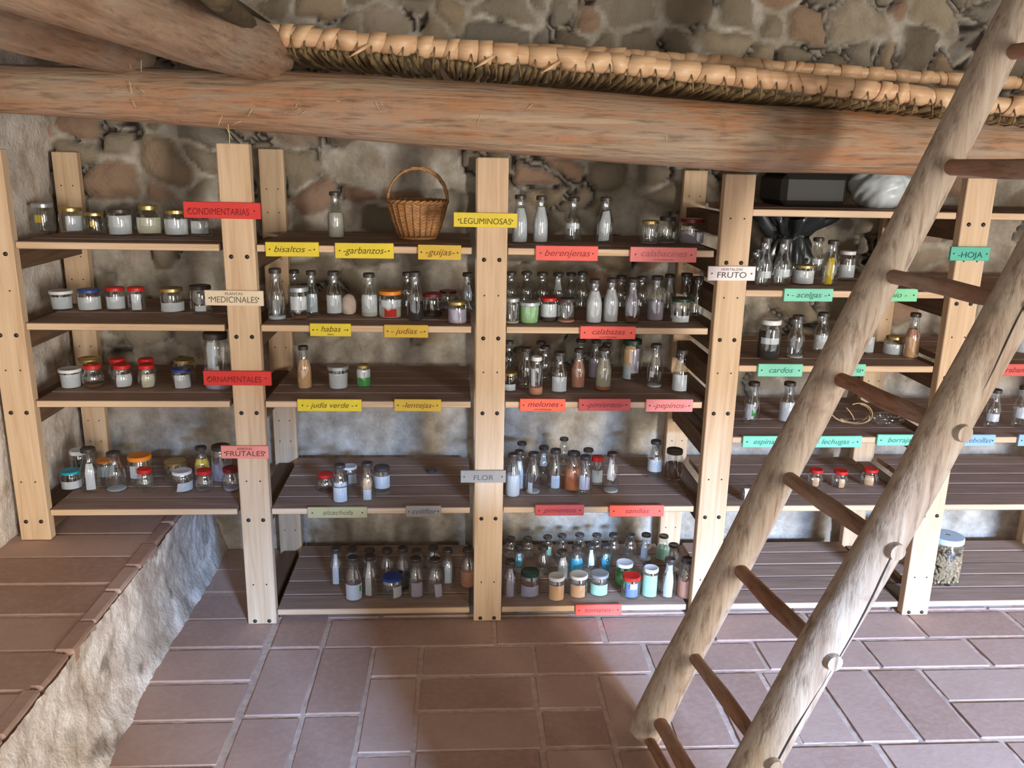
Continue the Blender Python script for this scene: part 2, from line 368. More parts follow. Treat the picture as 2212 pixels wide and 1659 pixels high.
# raised platform in the left corner
ZS = 0.348
pt = []
for k in range(14):
    y1 = .66-k*.192-.03; pt.append((-.90, -.372, y1-.192, y1))
structure(floor_tiles('floor_platform', pt, ZS, .04, M['tile'], 9))
structure(grid_sheet('floor_platform_mortar', M['mortar'], -.92, -.37, -2.2, .66, ZS-.0045, .02, .006, 43))
def step_side():
    ny, nz = 190, 34; Ys = np.linspace(.64, -1.75, ny); Ts = np.linspace(0, 1, nz)
    Y, T = np.meshgrid(Ys, Ts, indexing='ij')
    bul = .012+.055*T**3+.05*T**2*sstep(-.3, -1.1, Y)
    X = -.352+bul+.022*fbm(Y*9, T*4, 60, 4)*sstep(0, .2, T)+.012*fbm(Y*40, T*14, 66, 3)
    Z = ZS-.01-T*(ZS+.0)-0.008*fbm(Y*12, T, 61, 2)
    st = sstep(.52, .62, vnoise(Y*6, T*3.2, 71)); cr = sstep(.80, .88, vnoise(Y*11, T*5, 73))*.6
    o = obj('trim_1', list(zip(X.ravel(), Y.ravel(), Z.ravel())), [(i*nz+j, i*nz+j+1, (i+1)*nz+j+1, (i+1)*nz+j) for i in range(ny-1) for j in range(nz-1)], M['limewash'])
    for nm, a in (('stone', st*.4), ('tint', vnoise(Y*6, T*3, 72)), ('crevice', cr)):
        at = o.data.attributes.new(nm, 'FLOAT', 'POINT'); at.data.foreach_set('value', a.ravel().astype(np.float32))
    structure(o)
    mb = MB(); tint = []; y = .64                                    # brick edge of the platform
    while y > -1.75:
        L = random.uniform(.16, .2); j = random.uniform(-.006, .006); n0 = len(mb.v)
        mb.box(-.395, -.345+j, y-L+.008, y, ZS-.045, ZS+.003+j*.4, .006); tint += [random.random()]*(len(mb.v)-n0); y -= L
    e = mb.build('trim_2', M['tile'], None, True, 40)
    at = e.data.attributes.new('tint', 'FLOAT', 'POINT'); at.data.foreach_set('value', np.array(tint, np.float32)); structure(e)
step_side()
# low stone kerb under the bottom shelf
kb = MB(); x = .08; tint = []
while x < 4.1:
    L = random.uniform(.3, .5); n0 = len(kb.v); kb.box(x, x+L-.006, .06+random.uniform(-.006, .006), .2, -.01, .034+random.uniform(-.004, .002), .006); tint += [0]*(len(kb.v)-n0); x += L
M['kerb'] = plain('kerb_stone', rgb(120, 116, 112), .9, noisy=.3, nscale=14)
structure(kb.build('baseboard_back', M['kerb'], None, True, 40))

# ------------------------------------------------------------------ shelving unit
PX = [-0.777, 0.0, 0.84, 1.674, 2.516, 3.36]
ZB = {'S1': 1.408, 'S2': 1.1365, 'S3': 0.8655, 'S4': 0.4617, 'S5': 0.0547, 'T0': 1.550, 'T1': 1.273, 'T2': 1.002, 'T3': 0.7325}
PW = 0.052; PT = 0.04; SH = 0.024
unit = tag(empty('shelving_unit', (0, 0, 0)), 'long pine shelving unit full of jars along the rubble wall', 'shelving')
LV = [['S1', 'S2', 'S3', 'S4'], ['S1', 'S2', 'S3', 'S4', 'S5'], ['S1', 'S2', 'S3', 'S4', 'S5'], ['S1', 'S2', 'S3', 'S4', 'S5'], ['T0', 'T1', 'T2', 'T3', 'S4', 'S5'], ['T0', 'T1', 'T2', 'T3', 'S4', 'S5']]
TOPS = [1.70, 1.731, 1.703, 1.665, 1.671, 1.67]
BTOP = [1.693, 1.719, 1.70, 1.669, 1.66, 1.66]
for i, x in enumerate(PX):
    z0 = ZS if i == 0 else 0.0
    p = MB().box(x-PW, x+PW, 0, PT, z0+.002, TOPS[i], .0025).build('post', M['pine'], unit, True, 30)
    for lv in LV[i]:
        for sx in (-.026, .026):
            b = MB().lathe([(0, -.0045), (.006, -.004), (.0075, -.001), (.0075, .004)], 10)
            b.v = [(x+sx+v[0], v[2]*1.0, ZB[lv]-.04+v[1]) for v in b.v]; b.build('bolt', M['bolt'], p, True)
        nh = MB()
        for sx in (-.024, .024):
            zz = ZB[lv]+.11
            if zz < TOPS[i]-.02: nh.box(x+sx-.0025, x+sx+.0025, -.0012, .002, zz-.0025, zz+.0025)
        if nh.v: nh.build('nail', M['nail'], p)
    bp = MB().box(x-.047, x+.047, .562, .598, z0+.002, BTOP[i], .0025).build('post', M['pine'], unit, True, 30)
    for lv in LV[i]:
        nh = MB()
        for sx in (-.022, .022):
            for dz in (.07, .16): nh.box(x+sx-.0022, x+sx+.0022, .5605, .563, ZB[lv]+dz-.0022, ZB[lv]+dz+.0022)
        nh.build('nail', M['nail'], bp)
    for lv in set(LV[i]) | (set(LV[4]) if i == 3 else set()):
        z = ZB[lv]-SH-.002
        MB().box(x-.03, x+.03, PT+.001, .56, max(z-.075, .003), z, .002).build('side_rail', M['rail'], unit, True, 30)
def shelf(x0, x1, z):
    mb = MB(); n = 5; d = (.553-.012)/n; mi = []
    for k in range(n):
        y0 = .012+k*d; dz = random.uniform(-.0015, .0015)
        mb.box(x0, x1, y0+(0 if k == 0 else .0045), y0+d-.0045, z-SH, z+(0 if k == 0 else dz), .002)
    o = mb.build('shelf', None, unit, True, 30, mats=[M['pine_x'], M['stain']])
    for pl in o.data.polygons:
        if pl.normal.z > .5 or (pl.center.y > .03 and abs(pl.normal.z) < .5): pl.material_index = 1
    return o
for bay in range(5):
    for lv in LV[bay+1] if bay != 0 else LV[0]:
        shelf(PX[bay]+PW+.003, PX[bay+1]-PW-.016, ZB[lv])

# ------------------------------------------------------------------ log beam, joists, cane mat
def log(name, pts, rad, mat, parent=None, n=28, lump=.06, seed=1, segs=60, caps=True):
    pts = np.array(pts, float); t = np.linspace(0, 1, segs); ts = np.linspace(0, 1, len(pts))
    C = np.array([np.interp(t, ts, pts[:, k]) for k in range(3)]).T; Rr = np.interp(t, np.linspace(0, 1, len(rad)), rad)
    ax = C[-1]-C[0]; L = np.linalg.norm(ax); ax /= L
    up = np.array([0, 0, 1.]) if abs(ax[2]) < .9 else np.array([0, 1., 0]); a = np.cross(ax, up); a /= np.linalg.norm(a); b = np.cross(a, ax)
    v = []; f = []
    q = np.arange(n)/n*2*math.pi
    for i in range(segs):
        lu = 1+lump*2*fbm(np.cos(q)*1.5+5+t[i]*L*2.2, np.sin(q)*1.5+9+t[i]*L*1.1, seed, 3)
        rr = Rr[i]*lu*((1 if 0 < i < segs-1 else .93))
        for k in range(n): v.append(C[i]+rr[k]*(a*math.cos(q[k])+b*math.sin(q[k])))
    for i in range(segs-1):
        for k in range(n): f.append((i*n+k, i*n+(k+1) % n, (i+1)*n+(k+1) % n, (i+1)*n+k))
    if caps: f.append(list(range(n))[::-1]); f.append([(segs-1)*n+k for k in range(n)])
    return obj(name, v, f, mat, parent, True, 60)
BY = -.16
bpts = []; brad = []
for x, yt, yb in ((-60, 137, 240), (0, 140, 243), (300, 150, 262), (620, 155, 287), (1100, 185, 330), (1600, 228, 370), (2000, 252, 378), (2212, 264, 386), (2420, 276, 396)):
    c = P(x, (yt+yb)/2, 1, BY); bpts.append(c); brad.append((yb-yt)/2/F*depth(c))
bpts[0] = bpts[1]+(bpts[1]-bpts[2])*.5; bpts[0][0] = -.84
bpts.append(bpts[-1]+(bpts[-1]-bpts[-2])*(4.2-bpts[-1][0])/(bpts[-1][0]-bpts[-2][0])); brad.append(brad[-1])
beam = tag(log('log_beam', bpts, brad, M['beam'], lump=.05, seed=4, segs=110, n=36),
           'thick reddish brown log beam spanning the room above the shelf posts', 'beam')
def joist(A, B, ra, rb, seed, label):
    return tag(log('roof_joist', [A, lerp(A, B, .5)+np.array([0.004, 0, .004]), B], [ra*.97, ra, lerp([ra], [rb], .6)[0], rb], M['log'], lump=.07, seed=seed, segs=50), label, 'joist', 'round joists over the left corner')
A1 = P(542, 110, 1, -.22); joist(A1+np.array([0.03, .1, 0.0]), np.array([.0, -1.75, A1[2]-.02]), .086, .062, 12, 'round grey brown joist log ending on the beam beside the cane mat')
A2 = P(232, 100, 1, -.2); joist(A2+np.array([.04, .1, .0]), np.array([A2[0]-.12, -1.75, A2[2]-.01]), .076, .062, 14, 'darker round joist log in the top left corner of the room')
# cane ceiling over the joists
mb = MB(); x = -.86
while x < .13:
    mb.tube([(x, -2.3, 2.085), (x, .6, 2.095)], .011, 6); x += .021
q_ = [P(455, -10, 1, -1.15), P(478, 8, 1, -.9), P(505, 30, 1, -.68), P(528, 48, 1, -.5), P(548, 66, 1, -.36)]
mb.tube([p+np.array([0, 0, random.uniform(-.006, .006)]) for p in q_], [.024, .027, .025, .028, .02], 10)
structure(mb.build('ceiling', M['thatch'], None, True))
# cane mat right of the joists
mat_ = tag(empty('cane_mat', (1.4, .1, 1.95)), 'sagging mat of dry canes bound with split cane, lying on the beam', 'mat'); mat_.location = (0, 0, 0)
R1 = [P(x, y, 1, -.24) for x, y in ((552, 70), (700, 84), (800, 92), (950, 104), (1100, 118), (1350, 140), (1600, 167), (1900, 197), (2150, 226), (2420, 250))]
R2 = [P(x, y, 1, .22) for x, y in ((600, 96), (1000, 102), (1350, 119), (1700, 146), (1930, 163), (2150, 177), (2420, 192))]
for L_ in (R1, R2): L_.append(L_[-1]+(L_[-1]-L_[-2])*(4.1-L_[-1][0])/(L_[-1][0]-L_[-2][0]))
def interp_line(L, x):
    L = np.array(L); return np.array([x, np.interp(x, L[:, 0], L[:, 1]), np.interp(x, L[:, 0], L[:, 2])])
mb = MB(); x = R1[0][0]+.02; k = 0
while x < R1[-1][0]:
    z = interp_line(R1, x)[2]-.036+random.uniform(-.006, .004); r = random.uniform(.007, .0105); tl = random.uniform(-.02, .02)
    mb.tube([(x, -.25+random.uniform(-.02, .02), z), (x+tl*.4, -.05, z-.012+random.uniform(-.004, .004)), (x+tl, .18, z-.004), (x+tl, .52, z+.02)], r, 6); x += random.uniform(.018, .026)
mb.build('canes', M['old_cane'], mat_, True)
def bound_rod(name, L, r, x0, x1, seed):
    rr = random.Random(seed); pts = [interp_line(L, x0+(x1-x0)*i/80) for i in range(81)]
    rod = MB().tube([p+np.array([0, rr.uniform(-.002, .002), rr.uniform(-.002, .002)]) for p in pts], [r*rr.uniform(.9, 1.06) for _ in pts], 14).build(name, M['cane'], mat_, True)
    x = x0+.02; nb = 0
    while x < x1-.05 and nb < 98:
        w = rr.uniform(.022, .085); c = interp_line(L, x); d = interp_line(L, x+w)-c; sl = rr.uniform(-.02, .03)
        m = MB(); n = 16; v = []; f = []; rb = r*rr.uniform(1.06, 1.22)
        fl = rr.uniform(.94, 1.12)
        for e in (0, 1):
            for q in range(n):
                an = 2*math.pi*q/n; k_ = fl if e else 1; v.append(c+d*e+np.array([sl*math.sin(an)*.6, rb*k_*math.cos(an), rb*k_*math.sin(an)*1.02]))
        for q in range(n): f.append((q, (q+1) % n, n+(q+1) % n, n+q))
        o = obj('binding', v, f, M['cane'], rod, True)
        s = o.modifiers.new('s', 'SOLIDIFY'); s.thickness = .0022
        x += w+(rr.uniform(.003, .012) if rr.random() < .6 else rr.uniform(.02, .05)); nb += 1
    if name == 'front_rod':                                       # loose strips of cane
        for xx in (.47, .83, 1.02): 
            c = interp_line(L, xx); m = MB().tube([c+np.array([.0, -r, -.01]), c+np.array([-.03, -r-.012, -.03]), c+np.array([-.055, -r-.01, -.045])], [.006, .005, .001], 6); m.build('loose_strip', M['cane'], rod, True)
bound_rod('front_rod', R1, .026, R1[0][0], R1[-1][0], 5)
bound_rod('rear_rod', R2, .02, R2[0][0], R2[-1][0], 8)
# lashings of twine between rod and canes
mb = MB(); x = R1[0][0]+.05
while x < R1[-1][0]-.1:
    c = interp_line(R1, x); s = random.uniform(-.01, .02)
    mb = MB(); mb.tube([c+np.array([0, -.022, .0]), c+np.array([s*.5, -.034, -.03]), c+np.array([s, -.02, -.056]), c+np.array([s, .05, -.06])], .0028, 5); x += random.uniform(.035, .06)
    mb.build('lashing', M['old_cane'], mat_, True)
# wisps of straw caught on the beam
mb = MB()
for px, py in ((488, 275), (520, 262), (480, 250), (545, 235), (650, 235), (660, 240), (725, 218), (810, 220), (820, 222), (640, 225), (1040, 245), (1440, 290), (1150, 225), (280, 175), (300, 190), (285, 215), (305, 130), (275, 120), (1915, 235)):
    p = P(px, py, 1, BY-.1); q = p+np.array([random.uniform(-.025, .025), random.uniform(-.006, .004), random.uniform(-.035, .004)])
    mb.tube([p+np.array([0, .012, 0]), p, q], [.0011, .0011, .0007], 4)
p = P(492, 268, 1, BY-.06); mb.tube([p, p+np.array([.003, 0, -.03]), p+np.array([-.002, 0.01, -.07])], .0014, 4)
st = tag(mb.build('straw', M['straw'], None, True), 'loose wisps of pale straw caught on the log beam', 'straw'); st['kind'] = 'stuff'

# ------------------------------------------------------------------ ladder
LF = np.array([1.285, -.694, 0]); LU = np.array([.402, .006, 1.0]); LU /= np.linalg.norm(LU); LW = np.array([.071, -.448, 0]); LS, LO = .300, .032
lad = tag(empty('ladder', LF), 'rustic wooden pole ladder with round rungs leaning in front of the shelves', 'ladder'); lad.location = (0, 0, 0)
def rail_pts(base, n=14, seed=0):
    r = random.Random(seed); return [base+LU*(i*2.75/(n-1)-.0)+np.array([r.uniform(-.005, .005), r.uniform(-.005, .005), 0]) for i in range(n)]
rl = log('rail', rail_pts(LF+LU*.018, seed=2), [.054, .052, .051, .050, .049, .047], M['ladder'], lad, lump=.06, seed=31, segs=70)
rr_ = log('rail', rail_pts(LF+LW+LU*.018, seed=5), [.054, .052, .050, .050, .048, .046], M['ladder'], lad, lump=.06, seed=33, segs=70)
LWn = LW/np.linalg.norm(LW)
RE = []
for k in range(0, 9):
    a = LF+LU*(LO+LS*k) if k else LF+LU*.1; b = a+LW
    mid = lerp(a, b, .5)+LU*random.uniform(-.008, .004)
    r0 = random.uniform(.0185, .0215); pts = [a-LWn*.03, lerp(a, b, .25)+LU*random.uniform(-.004, .004), mid, lerp(a, b, .75)+LU*random.uniform(-.004, .004), b+LWn*.05]
    log('rung', pts, [r0*.95, r0*.95, r0*1.1, r0*1.05, r0*.85], M['rung'], lad, n=14, lump=.08, seed=50+k, segs=26); RE.append((b, r0, k))
for b, r0, k in RE: log('rung_end', [b+LWn*.02, b+LWn*.0645], [r0*1.02, r0*1.0], M['ladder'], rr_, n=14, lump=.06, seed=90+k, segs=5)
log('brace', [LF+LU*.03-LWn*.02, LF+LU*.03+LW*.5, LF+LU*.02+LW], [.015, .016, .014], M['rung'], lad, n=12, lump=.08, seed=70, segs=20)
M['crack'] = plain('crack', rgb(52, 42, 36), .9)
pts = [LF+LW+LU*t+LWn*.0485+np.cross(LU, LWn)*(.012*math.sin(t*3)+.006*math.sin(t*11)) for t in np.linspace(.25, 2.1, 50)]
MB().tube(pts, [.0022+.0012*math.sin(i*.5) for i in range(50)], 5).build('crack', M['crack'], rr_, True)

# ------------------------------------------------------------------ jars and bottles
PROF = {
 'bottle': ([(0.02, .012), (.8, .006), (.93, .012), (1, .045), (1, .40), (.985, .46), (.90, .54), (.76, .62), (.62, .70), (.55, .77), (.53, .83), (.56, .88), (.60, .92)], .70, .915),
 'jar': ([(0.02, .015), (.88, .008), (.97, .03), (1, .08), (1, .70), (.97, .76), (.90, .82), (.88, .89)], .94, .86),
 'tall': ([(0.02, .012), (.88, .006), (.97, .02), (1, .06), (1, .74), (.95, .80), (.84, .86), (.82, .90)], .88, .885),
 'pot': ([(0.02, .015), (.86, .008), (.92, .03), (.95, .08), (1, .70), (1, .80), (1, .86)], 1.10, .84),
 'bulb': ([(0.02, .015), (.66, .008), (.80, .04), (.95, .18), (1, .34), (.98, .48), (.86, .63), (.74, .73), (.72, .80), (.74, .86)], .80, .83),
 'hex': ([(0.02, .012), (.80, .006), (.92, .05), (1, .22), (1, .55), (.94, .70), (.74, .82), (.70, .88)], .76, .85),
 'milk': ([(0.02, .012), (.85, .006), (.97, .03), (1, .06), (1, .60), (.94, .70), (.76, .80), (.66, .86), (.66, .92)], .72, .90),
}
def prof_r(kind, z):
    p = PROF[kind][0]; return float(np.interp(z, [q[1] for q in p[1:]], [q[0] for q in p[1:]]))
CACHE = {}
def mesh_of(key, fn):
    if key not in CACHE:
        mb, mat, ang = fn(); o = mb.build(key[0], mat, None, True, ang); CACHE[key] = o.data; bpy.data.objects.remove(o)
    return CACHE[key]
def patch(kind, z0, z1, a, hw, k, skew, nz=8, na=12):
    mb = MB(); v = []; f = []
    for i in range(nz+1):
        z = z0+(z1-z0)*i/nz; r = prof_r(kind, z)*k
        for j in range(na+1):
            t = -1+2*j/na; an = -math.pi/2+a+hw*t+skew*(z-z0)
            v.append((r*math.cos(an), r*math.sin(an), z+.04*(skew)*t*.6))
    for i in range(nz):
        for j in range(na): f.append((i*(na+1)+j, i*(na+1)+j+1, (i+1)*(na+1)+j+1, (i+1)*(na+1)+j))
    mb.add(v, f); return mb
def parse(s):
    import re
    t = s[0]; c = s[1]; rest = s[2:]
    m = re.match(r'([\d.]+)-([\d.]+)(?:@(-?[\d.]+))?(?:\*([\d.]+))?(?:~(-?[\d.]+))?$', rest)
    g = m.groups(); return t, c, float(g[0]), float(g[1]), float(g[2] or 0), float(g[3] or .9), float(g[4] or 0)
LIDNAME = {'k': 'dark', 'w': 'white', 'g': 'gold', 'b': 'blue', 'r': 'red', 'c': 'crimson', 'o': 'orange', 't': 'teal', 'd': 'green', 's': 'silver'}
def vessel(kind, loc, R, H, lid, specs, label, group, tiltlie=None):
    nm = 'glass_bottle' if kind in ('bottle', 'milk') else 'glass_jar'
    face = math.atan2(CAM[0]-loc[0], -(CAM[1]-loc[1]))
    root = empty(nm, loc, None, face); root.scale = (R, R, H)
    tag(root, label, 'bottle' if kind in ('bottle', 'milk') else 'jar', group)
    pf, lr, lz = PROF[kind]
    def child(name, me):
        o = bpy.data.objects.new(name, me); COL.objects.link(o); o.parent = root; return o
    child('body', mesh_of(('body', kind), lambda: (MB().lathe(pf, 28), M['glass'], None)))
    def mklid():
        lp = [(lr*.96, lz-.004), (lr, lz), (lr, .975), (lr*.97, .992), (lr*.90, 1.0), (lr*.84, .994), (.01, .994)]
        return MB().lathe(lp, 24), M['lid_'+lid], 40
    child('lid', mesh_of(('lid', kind, lid), mklid))
    for sp in specs.split():
        t, c, z0, z1, a, hw, sk = parse(sp)
        if t == 'L': me = mesh_of(('paper_label', kind, sp), lambda: (patch(kind, z0, z1, a, hw, .968, sk), M['col_'+c], None)); child('paper_label', me)
        elif t == 'S': me = mesh_of(('paper_slip', kind, sp), lambda: (patch(kind, z0, z1, a, hw, .86, sk), M['col_'+c], None)); child('paper_slip', me)
        elif t == 'F':
            def mkf():
                pr = [(.02, z0+.022)]+[(prof_r(kind, z)*.945, z) for z in np.linspace(z0+.025, z1, 8)]+[(prof_r(kind, z1)*.8, z1+.01), (.02, z1+.012)]
                return MB().lathe(pr, 20), M['col_'+c], None
            child('seeds' if c in 'bkois' else 'contents', mesh_of(('seeds', kind, sp), mkf))
    return root

SHELF = {  # key: (plane, words that place it, group)
 'a1': ('S1', 'on the top left shelf', 'jars on the top left shelf'),
 'a2': ('S2', 'on the MEDICINALES shelf', 'jars by the MEDICINALES sign'),
 'a3': ('S3', 'on the ORNAMENTALES shelf', 'jars by the ORNAMENTALES sign'),
 'a4': ('S4', 'on the FRUTALES shelf', 'jars by the FRUTALES sign'),
 'b1': ('S1', 'on the basket shelf', 'bottles on the basket shelf'),
 'b2': ('S2', 'on the habas shelf', 'jars above the habas sign'),
 'b3': ('S3', 'on the lentejas shelf', 'jars above the lentejas sign'),
 'b4': ('S4', 'on the shelf left of FLOR', 'jars left of the FLOR sign'),
 'b5': ('S5', 'on the lowest left shelf', 'bottles on the lowest shelf left of the middle post'),
 'c1': ('S1', 'on the berenjenas shelf', 'bottles above the berenjenas sign'),
 'c2': ('S2', 'on the calabazas shelf', 'bottles above the calabazas sign'),
 'c3': ('S3', 'on the melones shelf', 'bottles above the melones sign'),
 'c4': ('S4', 'on the shelf right of FLOR', 'bottles right of the FLOR sign'),
 'c5': ('S5', 'on the lowest shelf above tomates', 'bottles above the tomates sign'),
 'd1': ('T1', 'on the black bag shelf', 'bottles by the black bag'),
 'd2': ('T2', 'on the cardos shelf', 'bottles above the cardos sign'),
 'd3': ('T3', 'on the twine shelf', 'bottles on the twine shelf'),
 'd4': ('S4', 'on the shelf behind the ladder', 'jars on the slatted shelf behind the ladder'),
 'e2': ('T2', 'at the right edge of the photo', None), 'e3': ('T3', 'right of the ladder', 'bottles right of the ladder'), 'e5': ('S5', 'on the lowest shelf right of the ladder', None),
}
